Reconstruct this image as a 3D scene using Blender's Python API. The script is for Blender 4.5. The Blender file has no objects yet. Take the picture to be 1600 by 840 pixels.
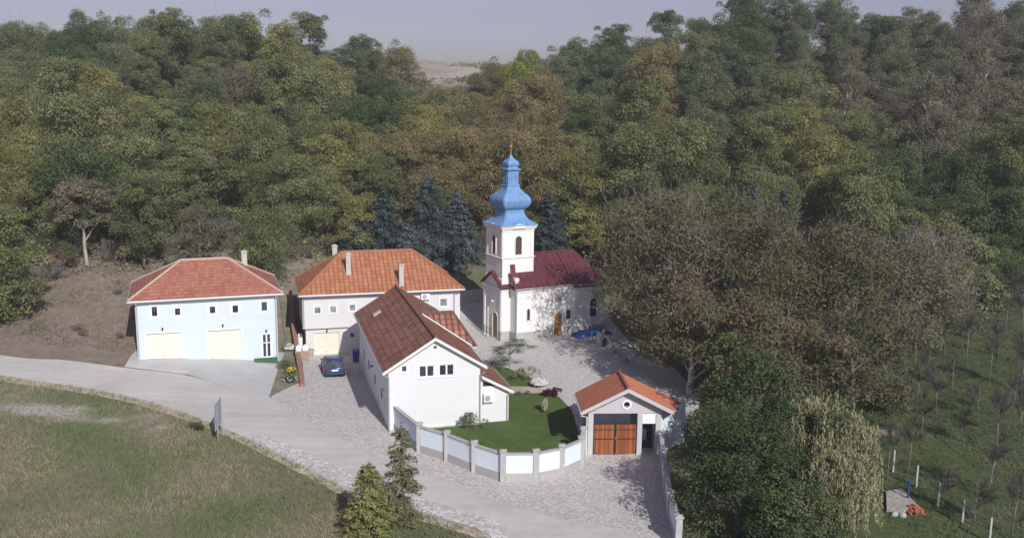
import bpy, math, random
import numpy as np
from mathutils import Vector, Matrix
R = math.radians
scene = bpy.context.scene
COL = scene.collection

# ------------------------------------------------------------------ camera
CAM_F, CAM_PITCH, CAM_ROLL, CAM_H = 1500.85, 0.17911, 0.011417, 22.0     # focal length in pixels of the 1600 wide photo
_c, _s = math.cos(CAM_PITCH), math.sin(CAM_PITCH)
_r, _fw, _up = Vector((1, 0, 0)), Vector((0, _c, -_s)), Vector((0, _s, _c))
_x = _r * math.cos(CAM_ROLL) + _up * math.sin(CAM_ROLL)
_y = _up * math.cos(CAM_ROLL) - _r * math.sin(CAM_ROLL)
cam = bpy.data.cameras.new('camera')
cam.sensor_width = 36; cam.sensor_fit = 'HORIZONTAL'; cam.lens = CAM_F * 36 / 1600
cam.clip_start = 1; cam.clip_end = 6000
cam_o = bpy.data.objects.new('camera', cam); COL.objects.link(cam_o)
cam_o.matrix_world = Matrix((( _x.x, _y.x, -_fw.x, 0), (_x.y, _y.y, -_fw.y, 0), (_x.z, _y.z, -_fw.z, CAM_H), (0, 0, 0, 1)))
scene.camera = cam_o

# ------------------------------------------------------------------ sun and sky
SUN_AZ, SUN_EL = 24.0, 34.0            # the sun stands behind the camera, 24 degrees to its right
to_sun = Vector((math.sin(R(SUN_AZ)) * math.cos(R(SUN_EL)), -math.cos(R(SUN_AZ)) * math.cos(R(SUN_EL)), math.sin(R(SUN_EL))))
sun = bpy.data.lights.new('sun', 'SUN'); sun.energy = 3.9; sun.angle = R(0.6); sun.color = (1.0, 0.975, 0.945)
sun_o = bpy.data.objects.new('sun', sun); COL.objects.link(sun_o)
sun_o.rotation_euler = (-to_sun).to_track_quat('-Z', 'Y').to_euler(); sun_o.location = (60, -60, 90)
world = bpy.data.worlds.new('World'); scene.world = world; world.use_nodes = True
wt = world.node_tree; wt.nodes.clear()
wo = wt.nodes.new('ShaderNodeOutputWorld'); bg = wt.nodes.new('ShaderNodeBackground'); sky = wt.nodes.new('ShaderNodeTexSky')
sky.sky_type = 'NISHITA'; sky.sun_disc = False; sky.sun_elevation = R(SUN_EL); sky.sun_rotation = R(180 - SUN_AZ)
sky.air_density = 1.2; sky.dust_density = 1.2; sky.ozone_density = 4.0; sky.altitude = 100
hs = wt.nodes.new('ShaderNodeHueSaturation'); hs.inputs['Saturation'].default_value = 0.55; hs.inputs['Hue'].default_value = 0.54
wt.links.new(sky.outputs[0], hs.inputs['Color']); tn = wt.nodes.new('ShaderNodeMix'); tn.data_type = 'RGBA'; tn.blend_type = 'MULTIPLY'; tn.inputs[0].default_value = 1; tn.inputs[7].default_value = (0.97, 0.905, 1.09, 1); wt.links.new(hs.outputs[0], tn.inputs[6]); wt.links.new(tn.outputs[2], bg.inputs[0]); wt.links.new(bg.outputs[0], wo.inputs[0])
bg.inputs[1].default_value = 0.066
scene.view_settings.view_transform = 'Standard'; scene.view_settings.look = 'None'
scene.view_settings.exposure = 0.22; scene.view_settings.gamma = 1.0; scene.view_settings.use_curve_mapping = False
scene.cycles.max_bounces = 6; scene.cycles.diffuse_bounces = 3; scene.cycles.transparent_max_bounces = 6; scene.cycles.volume_bounces = 1

# ------------------------------------------------------------------ mesh helpers
class MB:
    """collects polygons of ONE mesh"""
    def __init__(s): s.v, s.f, s.uv, s.m = [], [], [], []
    def poly(s, pts, uvs=None, mi=0):
        i = len(s.v); s.v += [tuple(p) for p in pts]; s.f.append(tuple(range(i, i + len(pts))))
        s.uv.append(uvs if uvs else [(0, 0)] * len(pts)); s.m.append(mi); return s
    def obox(s, O, U, N, u0, u1, v0, v1, n0, n1, mi=0, Z=(0, 0, 1)):
        O, U, N, Z = Vector(O), Vector(U), Vector(N), Vector(Z)
        P = lambda a, b, c: O + U * a + Z * b + N * c
        q = [P(u0, v0, n0), P(u1, v0, n0), P(u1, v1, n0), P(u0, v1, n0), P(u0, v0, n1), P(u1, v0, n1), P(u1, v1, n1), P(u0, v1, n1)]
        for k in ((0, 3, 2, 1), (4, 5, 6, 7), (0, 1, 5, 4), (1, 2, 6, 5), (2, 3, 7, 6), (3, 0, 4, 7)):
            s.poly([q[j] for j in k], mi=mi)
        return s
    def box(s, x0, x1, y0, y1, z0, z1, mi=0): return s.obox((0, 0, 0), (1, 0, 0), (0, 1, 0), x0, x1, z0, z1, y0, y1, mi)
    def loft(s, rings, close=True, cap0=True, cap1=True, mi=0):
        n = len(rings[0])
        for a, b in zip(rings, rings[1:]):
            for k in range(n if close else n - 1):
                j = (k + 1) % n; s.poly([a[k], a[j], b[j], b[k]], mi=mi)
        if cap0: s.poly(list(reversed(rings[0])), mi=mi)
        if cap1: s.poly(list(rings[-1]), mi=mi)
        return s
    def tube(s, path, rad, n=6, mi=0, cap=True):
        path = [Vector(p) for p in path]
        if not hasattr(rad, '__len__'): rad = [rad] * len(path)
        rings = []
        for i, p in enumerate(path):
            d = (path[min(i + 1, len(path) - 1)] - path[max(i - 1, 0)])
            d = d.normalized() if d.length > 1e-9 else Vector((0, 0, 1))
            a = d.cross(Vector((0, 0, 1)) if abs(d.z) < 0.9 else Vector((1, 0, 0))).normalized(); b = d.cross(a)
            rings.append([p + (a * math.cos(2 * math.pi * k / n) + b * math.sin(2 * math.pi * k / n)) * rad[i] for k in range(n)])
        return s.loft(rings, True, cap, cap, mi)
    def lathe(s, prof, n=16, c=(0, 0), mi=0):
        rings = [[(c[0] + r * math.cos(2 * math.pi * k / n), c[1] + r * math.sin(2 * math.pi * k / n), z) for k in range(n)] for r, z in prof]
        return s.loft(rings, True, True, True, mi)
    def square(s, prof, c=(0, 0), bev=0.0, mi=0):
        rings = []
        for r, z in prof:
            b = min(bev, r * 0.45)
            rings.append([(c[0] + x, c[1] + y, z) for x, y in ((-r + b, -r), (r - b, -r), (r, -r + b), (r, r - b), (r - b, r), (-r + b, r), (-r, r - b), (-r, -r + b))])
        return s.loft(rings, mi=mi)
    def prism(s, pts2, O, U, N, n0, n1, mi=0):
        """outline pts2 in the plane (U, z), pushed from n0 to n1 along N"""
        O, U, N, Z = Vector(O), Vector(U), Vector(N), Vector((0, 0, 1))
        s.loft([[O + U * a + Z * b + N * n0 for a, b in pts2], [O + U * a + Z * b + N * n1 for a, b in pts2]], mi=mi)
        return s
    def slab(s, pts, th, ud=None, mi=0, mis=None):
        """a roof sheet: top polygon with UVs in metres (u along ud, v up the slope), thickness th downwards"""
        pts = [Vector(p) for p in pts]
        n = (pts[1] - pts[0]).cross(pts[2] - pts[0]).normalized()
        if n.z < 0: pts.reverse(); n = -n
        ud = Vector(ud).normalized() if ud else (pts[1] - pts[0]).normalized()
        sd = n.cross(ud)
        s.poly(pts, [(p.dot(ud), p.dot(sd)) for p in pts], mi)
        low = [p - Vector((0, 0, th)) for p in pts]; ms = mi if mis is None else mis
        s.poly(list(reversed(low)), mi=ms)
        for k in range(len(pts)):
            j = (k + 1) % len(pts); s.poly([pts[k], low[k], low[j], pts[j]], mi=ms)
        return s
    def build(s, name, mats, parent=None, smooth=False, merge=False):
        me = bpy.data.meshes.new(name)
        me.from_pydata(s.v, [], s.f)
        uv = me.uv_layers.new(name='UVMap')
        flat = [c for u in s.uv for p in u for c in p]
        uv.data.foreach_set('uv', flat)
        for m in (mats if isinstance(mats, (list, tuple)) else [mats]): me.materials.append(m)
        me.polygons.foreach_set('material_index', s.m)
        if merge or smooth:
            import bmesh
            b = bmesh.new(); b.from_mesh(me); bmesh.ops.remove_doubles(b, verts=b.verts, dist=0.0005)
            bmesh.ops.recalc_face_normals(b, faces=b.faces); b.to_mesh(me); b.free()
        if smooth: me.polygons.foreach_set('use_smooth', [True] * len(me.polygons))
        me.update()
        o = bpy.data.objects.new(name, me); COL.objects.link(o)
        if parent: o.parent = parent
        return o
def arr_mesh(name, V, F, mats, tint=None, parent=None, mi=None):
    """numpy quads -> mesh with a 'tint' attribute per face"""
    me = bpy.data.meshes.new(name); n, k = F.shape
    me.vertices.add(len(V)); me.vertices.foreach_set('co', V.astype(np.float32).ravel())
    me.loops.add(n * k); me.loops.foreach_set('vertex_index', F.astype(np.int32).ravel())
    me.polygons.add(n); me.polygons.foreach_set('loop_start', np.arange(0, n * k, k, dtype=np.int32))
    for m in (mats if isinstance(mats, (list, tuple)) else [mats]): me.materials.append(m)
    if mi is not None: me.polygons.foreach_set('material_index', mi.astype(np.int32))
    me.update(calc_edges=True)
    if tint is not None:
        a = me.attributes.new('tint', 'FLOAT', 'FACE'); a.data.foreach_set('value', tint.astype(np.float32))
    o = bpy.data.objects.new(name, me); COL.objects.link(o)
    if parent: o.parent = parent
    return o
def tag(o, label=None, cat=None, group=None, kind=None):
    if label: o['label'] = label
    if cat: o['category'] = cat
    if group: o['group'] = group
    if kind: o['kind'] = kind
    return o
def thing(name, label, cat, loc=(0, 0, 0), rz=0.0, group=None):
    o = bpy.data.objects.new(name, None); COL.objects.link(o); o.location = loc; o.rotation_euler = (0, 0, rz); o.empty_display_size = 0.3
    return tag(o, label, cat, group)
def copy_tree(o, parent=None):
    c = o.copy(); COL.objects.link(c)
    if parent: c.parent = parent
    for ch in list(o.children): copy_tree(ch, c)
    return c

# ------------------------------------------------------------------ materials
def nmat(name):
    m = bpy.data.materials.new(name); m.use_nodes = True; nt = m.node_tree
    return m, nt, nt.nodes['Principled BSDF']
def N(nt, t, **kw):
    n = nt.nodes.new(t)
    for k, v in kw.items(): setattr(n, k, v)
    return n
def lk(nt, a, b): nt.links.new(a, b)
def noise(nt, vec, scale, detail=4, rough=0.6):
    n = N(nt, 'ShaderNodeTexNoise'); n.inputs['Scale'].default_value = scale; n.inputs['Detail'].default_value = detail; n.inputs['Roughness'].default_value = rough
    if vec is not None: lk(nt, vec, n.inputs['Vector'])
    return n.outputs['Fac']
def ramp(nt, fac, stops):
    r = N(nt, 'ShaderNodeValToRGB'); e = r.color_ramp.elements
    while len(e) < len(stops): e.new(0.5)
    for i, (p, c) in enumerate(stops): e[i].position = p; e[i].color = (*c, 1)
    lk(nt, fac, r.inputs[0]); return r.outputs[0]
def mixc(nt, fac, a, b):
    m = N(nt, 'ShaderNodeMix', data_type='RGBA')
    for sk, v in ((m.inputs[0], fac), (m.inputs[6], a), (m.inputs[7], b)):
        if hasattr(v, 'is_linked'): lk(nt, v, sk)
        else: sk.default_value = v if isinstance(v, float) else (*v, 1)
    return m.outputs[2]
def math_(nt, op, a, b=None):
    m = N(nt, 'ShaderNodeMath', operation=op)
    for i, v in enumerate((a, b)):
        if v is None: continue
        if hasattr(v, 'is_linked'): lk(nt, v, m.inputs[i])
        else: m.inputs[i].default_value = v
    return m.outputs[0]
def geo_pos(nt): return N(nt, 'ShaderNodeNewGeometry').outputs['Position']
def obj_pos(nt): return N(nt, 'ShaderNodeTexCoord').outputs['Object']
def bump(nt, b, h, strength=0.3, dist=0.05):
    n = N(nt, 'ShaderNodeBump'); n.inputs['Strength'].default_value = strength; n.inputs['Distance'].default_value = dist
    lk(nt, h, n.inputs['Height']); lk(nt, n.outputs[0], b.inputs['Normal'])
def plain(name, col, rough=0.7, metal=0.0, var=0.12, scale=3.0):
    m, nt, b = nmat(name); p = obj_pos(nt)
    f = noise(nt, p, scale, 5)
    lo = tuple(c * (1 - var) for c in col); hi = tuple(min(1, c * (1 + var * 0.6)) for c in col)
    lk(nt, ramp(nt, f, [(0.3, lo), (0.7, hi)]), b.inputs['Base Color'])
    b.inputs['Roughness'].default_value = rough; b.inputs['Metallic'].default_value = metal
    return m
def plaster(name, col, dirt=0.1, streak=0.1):
    m, nt, b = nmat(name); p = obj_pos(nt)
    f = noise(nt, p, 0.9, 6, 0.65)
    mp = N(nt, 'ShaderNodeMapping'); mp.inputs['Scale'].default_value = (2.5, 2.5, 0.25); lk(nt, p, mp.inputs['Vector'])
    s = noise(nt, mp.outputs[0], 2.0, 5, 0.6)
    c = ramp(nt, f, [(0.3, tuple(x * (1 - dirt) for x in col)), (0.7, col)])
    c = mixc(nt, math_(nt, 'MULTIPLY', ramp_val(nt, s, 0.52, 0.75), streak * 2.5), c, tuple(x * 0.78 for x in col))
    lk(nt, c, b.inputs['Base Color']); b.inputs['Roughness'].default_value = 0.85
    bump(nt, b, noise(nt, p, 60, 2), 0.08, 0.01)
    return m
def ramp_val(nt, fac, lo, hi):
    n = N(nt, 'ShaderNodeMapRange'); n.inputs[1].default_value = lo; n.inputs[2].default_value = hi; lk(nt, fac, n.inputs[0]); return n.outputs[0]
def roof_tile(name, c1, c2, c3, tw=0.30, th=0.37, gap=0.55, bstr=0.9, weather=0.5, rowline=0.25, jw=0.34, rl=0.10):
    """clay tiles from UVs in metres: rolls along u, courses along v"""
    m, nt, b = nmat(name)
    uv = N(nt, 'ShaderNodeUVMap').outputs[0]; sp = N(nt, 'ShaderNodeSeparateXYZ'); lk(nt, uv, sp.inputs[0])
    u = math_(nt, 'DIVIDE', sp.outputs[0], tw); v = math_(nt, 'DIVIDE', sp.outputs[1], th)
    fu = math_(nt, 'FRACT', u); fv = math_(nt, 'FRACT', v)
    iu = math_(nt, 'FLOOR', u); iv = math_(nt, 'FLOOR', v)
    cb = N(nt, 'ShaderNodeCombineXYZ'); lk(nt, iu, cb.inputs[0]); lk(nt, iv, cb.inputs[1])
    wn = N(nt, 'ShaderNodeTexWhiteNoise'); wn.noise_dimensions = '3D'; lk(nt, cb.outputs[0], wn.inputs['Vector'])
    big = noise(nt, uv, 0.55, 6, 0.7)
    mixf = math_(nt, 'ADD', math_(nt, 'MULTIPLY', wn.outputs[0], 0.55), math_(nt, 'MULTIPLY', big, 0.9))
    col = ramp(nt, mixf, [(0.30, c1), (0.62, c2), (1.0, c3)])
    roll = math_(nt, 'SINE', math_(nt, 'MULTIPLY', fu, math.pi))              # 0 at the joint between two rolls
    joint = math_(nt, 'LESS_THAN', roll, jw)
    step = math_(nt, 'LESS_THAN', fv, rl)
    dark = math_(nt, 'MAXIMUM', math_(nt, 'MULTIPLY', joint, gap), math_(nt, 'MULTIPLY', step, rowline))
    col = mixc(nt, dark, col, tuple(x * 0.35 for x in c1))
    if weather:
        w = ramp_val(nt, noise(nt, uv, 1.7, 8, 0.75), 0.55, 0.8)
        col = mixc(nt, math_(nt, 'MULTIPLY', w, weather), col, (0.10, 0.085, 0.075))
    lk(nt, col, b.inputs['Base Color']); b.inputs['Roughness'].default_value = 0.8
    h = math_(nt, 'ADD', math_(nt, 'POWER', roll, 0.6), math_(nt, 'MULTIPLY', math_(nt, 'SUBTRACT', 1.0, fv), 0.5))
    bump(nt, b, h, bstr, 0.05)
    return m
def glass(name, col=(0.03, 0.04, 0.05), rough=0.08):
    m, nt, b = nmat(name); b.inputs['Base Color'].default_value = (*col, 1); b.inputs['Roughness'].default_value = rough
    f = noise(nt, obj_pos(nt), 1.3, 3); lk(nt, ramp(nt, f, [(0.35, tuple(c * .6 for c in col)), (0.65, tuple(c * 1.7 for c in col))]), b.inputs['Base Color'])
    b.inputs['Specular IOR Level'].default_value = 0.6
    return m
LEAF_GAIN = 1.9
def leaf(name, stops, vary=0.35, trans=0.32, gain=None):
    stops = [(p, tuple(min(.8, x * (gain or LEAF_GAIN)) for x in c)) for p, c in stops]
    m, nt, b = nmat(name); nt.nodes.remove(b); out = nt.nodes['Material Output']
    at = N(nt, 'ShaderNodeAttribute'); at.attribute_name = 'tint'
    oi = N(nt, 'ShaderNodeObjectInfo')
    f = math_(nt, 'ADD', at.outputs['Fac'], math_(nt, 'MULTIPLY', math_(nt, 'SUBTRACT', oi.outputs['Random'], 0.5), vary))
    c = ramp(nt, f, stops)
    d = N(nt, 'ShaderNodeBsdfDiffuse'); t = N(nt, 'ShaderNodeBsdfTranslucent'); mx = N(nt, 'ShaderNodeMixShader'); mx.inputs[0].default_value = trans
    lk(nt, c, d.inputs[0]); lk(nt, c, t.inputs[0]); lk(nt, d.outputs[0], mx.inputs[1]); lk(nt, t.outputs[0], mx.inputs[2]); lk(nt, mx.outputs[0], out.inputs[0])
    return m

M = {}
M['white'] = plaster('white_plaster', (0.675, 0.68, 0.685), 0.05, 0.06)
M['church_white'] = plaster('church_plaster', (0.744, 0.735, 0.698), 0.05, 0.08)
M['plinth'] = plaster('plinth_render', (0.42, 0.41, 0.39), 0.2, 0.2)
M['pale_blue'] = plaster('pale_blue_plaster', (0.565, 0.64, 0.685), 0.05, 0.05)
M['cream_wall'] = plaster('off_white_plaster', (0.630, 0.621, 0.612), 0.07, 0.06)
M['grey_wall'] = plaster('grey_render', (0.50, 0.49, 0.50), 0.08, 0.1)
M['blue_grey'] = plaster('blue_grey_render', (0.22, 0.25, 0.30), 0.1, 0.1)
M['panel_blue'] = plaster('fence_panel_render', (0.66, 0.72, 0.80), 0.05, 0.1)
M['post_grey'] = plain('fence_post_concrete', (0.40, 0.39, 0.385), 0.9, 0, 0.15)
M['kerb'] = plain('kerb_concrete', (0.45, 0.43, 0.40), 0.9, 0, 0.2)
M['frame'] = plain('white_plastic', (0.80, 0.80, 0.80), 0.4, 0, 0.03)
M['surround'] = plain('window_surround', (0.72, 0.74, 0.77), 0.8, 0, 0.04)
M['glass'] = glass('dark_glass')
M['dull_glass'] = plain('dull_dark_glass', (0.03, 0.033, 0.038), 1.0); M['dull_glass'].node_tree.nodes['Principled BSDF'].inputs['Specular IOR Level'].default_value = 0.05
M['glass_pale'] = glass('curtained_glass', (0.22, 0.25, 0.28), 0.15)
M['garage'] = plain('cream_garage_door', (0.70, 0.665, 0.565), 0.5, 0, 0.03)
M['gutter'] = plain('gutter_metal', (0.42, 0.44, 0.46), 0.45, 0.3, 0.05)
M['gutter_white'] = plain('white_gutter', (0.7, 0.7, 0.7), 0.5, 0, 0.05)
M['chimney'] = plaster('chimney_render', (0.50, 0.47, 0.43), 0.15, 0.2)
M['soffit'] = plain('soffit_board', (0.55, 0.55, 0.55), 0.8)
M['tile_a'] = roof_tile('salmon_tiles', (0.258, 0.090, 0.056), (0.327, 0.125, 0.082), (0.378, 0.163, 0.112), 0.30, 0.40, 0.10, 0.5, 0.15, 0.5, 0.3, 0.16)
M['tile_b'] = roof_tile('orange_tiles', (0.284, 0.099, 0.043), (0.370, 0.142, 0.065), (0.413, 0.181, 0.095), 0.42, 0.44, 0.5, 0.8, 0.12, 0.4, 0.40, 0.14)
M['tile_c'] = roof_tile('old_brown_tiles', (0.157, 0.060, 0.039), (0.270, 0.108, 0.067), (0.356, 0.167, 0.113), 0.46, 0.48, 0.8, 1.0, 0.45, 0.6, 0.42, 0.16)
M['tile_g'] = roof_tile('new_orange_tiles', (0.344, 0.103, 0.047), (0.396, 0.129, 0.065), (0.430, 0.155, 0.086), 0.35, 0.36, 0.03, 0.3, 0.06, 0.08)
M['hip_a'] = plain('pale_ridge_mortar', (0.50, 0.37, 0.31), 0.9, 0, 0.3, 9)
M['hip_b'] = plain('orange_ridge', (0.36, 0.16, 0.09), 0.9, 0, 0.3, 9)
M['hip_c'] = plain('brown_ridge', (0.17, 0.085, 0.065), 0.9, 0, 0.35, 9)
M['hip_g'] = plain('gate_ridge', (0.28, 0.11, 0.07), 0.9, 0, 0.2, 9)
M['shade_line'] = plain('dark_roof_seam', (0.12, 0.045, 0.03), 0.8)  # dark colour for the shadow lines drawn on the gatehouse roof
M['maroon'] = plain('maroon_sheet_roof', (0.118, 0.030, 0.036), 0.5, 0.1, 0.25, 2)
M['dome_blue'] = plain('blue_painted_sheet', (0.145, 0.285, 0.50), 0.45, 0.0, 0.22, 2.2)
M['gold'] = plain('gilt_metal', (0.65, 0.42, 0.16), 0.35, 0.8, 0.1)
M['oak'] = plain('brown_church_door', (0.30, 0.17, 0.07), 0.6, 0, 0.4, 6)
M['dark_wood'] = plain('dark_brown_louvre', (0.075, 0.045, 0.04), 0.7, 0, 0.3, 12)
M['black'] = plain('black_metal', (0.02, 0.02, 0.022), 0.5, 0, 0.2)
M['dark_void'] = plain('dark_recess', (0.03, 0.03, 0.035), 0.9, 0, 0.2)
M['brick_wall'] = plain('brown_brick_wall', (0.30, 0.155, 0.115), 0.9, 0, 0.3, 7)
M['red_dot'] = plain('red_brick', (0.38, 0.13, 0.075), 0.9, 0, 0.3, 8)
M['green_mat'] = plain('green_door_mat', (0.05, 0.13, 0.06), 0.95, 0, 0.2)
M['sign_grey'] = plain('grey_sign_board', (0.33, 0.37, 0.42), 0.6, 0.1, 0.1)
M['steel'] = plain('galvanised_steel', (0.5, 0.52, 0.54), 0.4, 0.6, 0.1)
M['white_concrete'] = plain('white_concrete_post', (0.38, 0.375, 0.36), 0.9, 0, 0.15)
M['blue_plastic'] = plain('blue_plastic', (0.02, 0.06, 0.26), 0.5, 0, 0.15)
M['tarp'] = plain('blue_tarpaulin', (0.015, 0.06, 0.25), 0.5, 0, 0.3, 5)
M['stone'] = plain('grey_stone', (0.36, 0.34, 0.31), 0.9, 0, 0.35, 5)
M['pallet'] = plain('pallet_wood', (0.36, 0.27, 0.18), 0.9, 0, 0.3, 8)
M['bark'] = plain('grey_brown_bark', (0.105, 0.09, 0.075), 0.95, 0, 0.35, 6)
M['bark_pale'] = plain('pale_bark', (0.36, 0.33, 0.29), 0.95, 0, 0.35, 6)
M['bark_grey'] = plain('walnut_bark', (0.20, 0.175, 0.155), 0.95, 0, 0.35, 6)
M['lime'] = plain('limewashed_bark', (0.62, 0.60, 0.56), 0.95, 0, 0.35, 12)
M['log_end'] = plain('sawn_log_end', (0.50, 0.38, 0.26), 0.9, 0, 0.2, 12)
M['car_paint'] = plain('blue_car_paint', (0.045, 0.07, 0.17), 0.25, 0.35, 0.05)
M['car_glass'] = glass('car_window', (0.05, 0.06, 0.07), 0.05)
M['tyre'] = plain('tyre_rubber', (0.02, 0.02, 0.02), 0.9)
M['rim'] = plain('alloy_wheel', (0.45, 0.45, 0.47), 0.35, 0.8, 0.05)
M['tail'] = plain('red_tail_light', (0.35, 0.02, 0.02), 0.25)
M['plate'] = plain('number_plate', (0.85, 0.85, 0.85), 0.5, 0, 0.02)
M['gate_wood'] = None
def gate_wood():
    m, nt, b = nmat('varnished_gate_boards'); p = obj_pos(nt); sp = N(nt, 'ShaderNodeSeparateXYZ'); lk(nt, p, sp.inputs[0])
    u = math_(nt, 'DIVIDE', sp.outputs[0], 0.118); fu = math_(nt, 'FRACT', u); iu = math_(nt, 'FLOOR', u)
    wn = N(nt, 'ShaderNodeTexWhiteNoise'); wn.noise_dimensions = '1D'; lk(nt, iu, wn.inputs['W'])
    mp = N(nt, 'ShaderNodeMapping'); mp.inputs['Scale'].default_value = (14, 14, 1.2); lk(nt, p, mp.inputs['Vector'])
    g = noise(nt, mp.outputs[0], 1.0, 5, 0.65)
    c = ramp(nt, math_(nt, 'ADD', math_(nt, 'MULTIPLY', wn.outputs[0], 0.55), math_(nt, 'MULTIPLY', g, 0.6)), [(0.25, (0.20, 0.05, 0.018)), (0.6, (0.32, 0.09, 0.028)), (0.95, (0.42, 0.15, 0.05))])
    c = mixc(nt, math_(nt, 'MULTIPLY', math_(nt, 'LESS_THAN', fu, 0.13), 0.8), c, (0.05, 0.02, 0.012))
    lk(nt, c, b.inputs['Base Color']); b.inputs['Roughness'].default_value = 0.5
    return m
M['gate_wood'] = gate_wood()

# ------------------------------------------------------------------ terrain
CTRL = [(-41, 76, .6), (-62, 82, .9), (-32, 76, .3), (-20.5, 78.5, -.62), (-18, 67, -.7), (-16, 78, -1.05), (-18.5, 83, -1.15), (-11, 83, -1.1),
        (-6, 63, -.9), (-13, 72, -1.0), (0, 75, -.5), (2, 85, -.02), (8, 85, 0), (10, 92, .1), (-3, 93, .5), (8, 58, -1.1), (3.5, 62, -.95), (7, 52, -1.25), (7, 46, -1.45), (0, 50, -1.15), (20, 36, -1.9),
        (-20, 57, -1.2), (-10, 48, -1.75), (-25, 44, -1.9), (-45, 62, -.8), (-60, 66, -.6), (0, 40, -2.2), (-30, 20, -5), (30, 20, -3), (-90, 40, -3), (0, 0, -7), (90, 0, -4), (-90, 0, -7),
        (23, 57, -.7), (24, 50, -.9), (35, 72, .3), (55, 100, 2.5), (40, 95, 1.6), (20, 85, .3), (14, 70, -.4), (40, 50, -.2), (60, 70, 1.0),
        (-45, 88, 2.4), (-38, 100, 5.2), (-50, 100, 5.0), (-70, 95, 4.0), (-28, 100, 5.0), (-14, 100, 3.4), (-25, 92, 2.2), (-4, 100, 2.3), (2, 106, 3.0), (12, 103, 2.4), (30, 108, 3.6), (70, 112, 5.0),
        (-80, 125, 11), (-50, 125, 10.5), (-20, 125, 8.5), (0, 125, 8), (25, 125, 8), (55, 128, 8.5), (85, 130, 10),
        (-90, 155, 18), (-60, 155, 17), (-25, 155, 13.5), (-6, 155, 12.5), (20, 155, 14.5), (55, 155, 16), (90, 155, 18),
        (-110, 185, 22), (-65, 185, 25), (-35, 185, 22), (-14, 185, 16), (8, 185, 19.5), (35, 185, 27), (80, 185, 28.5), (120, 185, 28),
        (-120, 230, 25), (-60, 230, 26), (-20, 230, 20), (20, 230, 24.5), (70, 230, 30), (140, 230, 29),
        (-30, 280, 23), (-10, 280, 22.5), (20, 280, 25), (-40, 318, 26.5), (-10, 318, 26.5), (25, 318, 27.5), (-40, 335, 31), (-8, 335, 31), (30, 335, 31), (-120, 335, 31), (130, 335, 32), (0, 400, 31), (-200, 400, 31), (200, 400, 32), (-220, 200, 26), (220, 200, 28), (-220, 80, 3), (220, 80, 4), (220, 0, -3), (-220, 0, -8), (0, 450, 30.5)]
_C = np.array(CTRL, float); _S = 50.0
def _phi(d2): return 0.5 * d2 * np.log(d2 + 1e-9)
_X = _C[:, :2] / _S; _n = len(_X)
_K = _phi(((_X[:, None] - _X[None]) ** 2).sum(-1)) + np.eye(_n) * 2e-4
_P = np.hstack([np.ones((_n, 1)), _X]); _A = np.block([[_K, _P], [_P.T, np.zeros((3, 3))]])
_W = np.linalg.solve(_A, np.concatenate([_C[:, 2], np.zeros(3)]))
def zs(x, y):
    x = np.asarray(x, float); y = np.asarray(y, float); sh = x.shape
    q = np.stack([x.ravel(), y.ravel()], 1) / _S; out = np.empty(len(q))
    for i in range(0, len(q), 20000):
        k = q[i:i + 20000]; d2 = ((k[:, None] - _X[None]) ** 2).sum(-1)
        out[i:i + 20000] = _phi(d2) @ _W[:_n] + _W[_n] + k @ _W[_n + 1:]
    far = np.clip((y.ravel() - 95) / 30, 0, 1)
    xx, yy = x.ravel(), y.ravel()
    out += far * (0.5 * np.sin(xx * .31 + 1.3 * np.sin(yy * .17)) + 0.35 * np.sin(yy * .43 + xx * .13))
    return out.reshape(sh)
def zg(x, y): return float(zs(np.array([x]), np.array([y]))[0])
def pix(p):
    d = Vector(p) - Vector((0, 0, CAM_H)); f = d.dot(_fw)
    return 800 + CAM_F * d.dot(_x) / f, 420 - CAM_F * d.dot(_y) / f
def on_ground(px, py):
    """survey: where the line of sight through a measured photo point meets the ground"""
    d = (_fw * CAM_F + _x * (px - 800) - _y * (py - 420)).normalized(); t = np.arange(30, 420, 0.25)
    g = zs(d.x * t, d.y * t); h = CAM_H + d.z * t
    i = int(np.argmax(h <= g)); 
    return Vector((d.x * t[i], d.y * t[i], g[i]))
def inside(poly, x, y):
    x = np.asarray(x); y = np.asarray(y); r = np.zeros(x.shape, bool); n = len(poly)
    for i in range(n):
        x0, y0 = poly[i]; x1, y1 = poly[(i + 1) % n]
        c = ((y0 > y) != (y1 > y)) & (x < (x1 - x0) * (y - y0) / ((y1 - y0) if y1 != y0 else 1e-9) + x0); r ^= c
    return r
def smooth_line(pts, n=6):
    """Catmull-Rom through the survey points"""
    P = [np.array(p, float) for p in pts]; out = []
    for i in range(len(P) - 1):
        a, b, c, d = P[max(i - 1, 0)], P[i], P[i + 1], P[min(i + 2, len(P) - 1)]
        for k in range(n):
            t = k / n; out.append(tuple(0.5 * (2 * b + (c - a) * t + (2 * a - 5 * b + 4 * c - d) * t * t + (3 * b - 3 * c + d - a) * t ** 3)))
    out.append(tuple(P[-1])); return out

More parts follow.
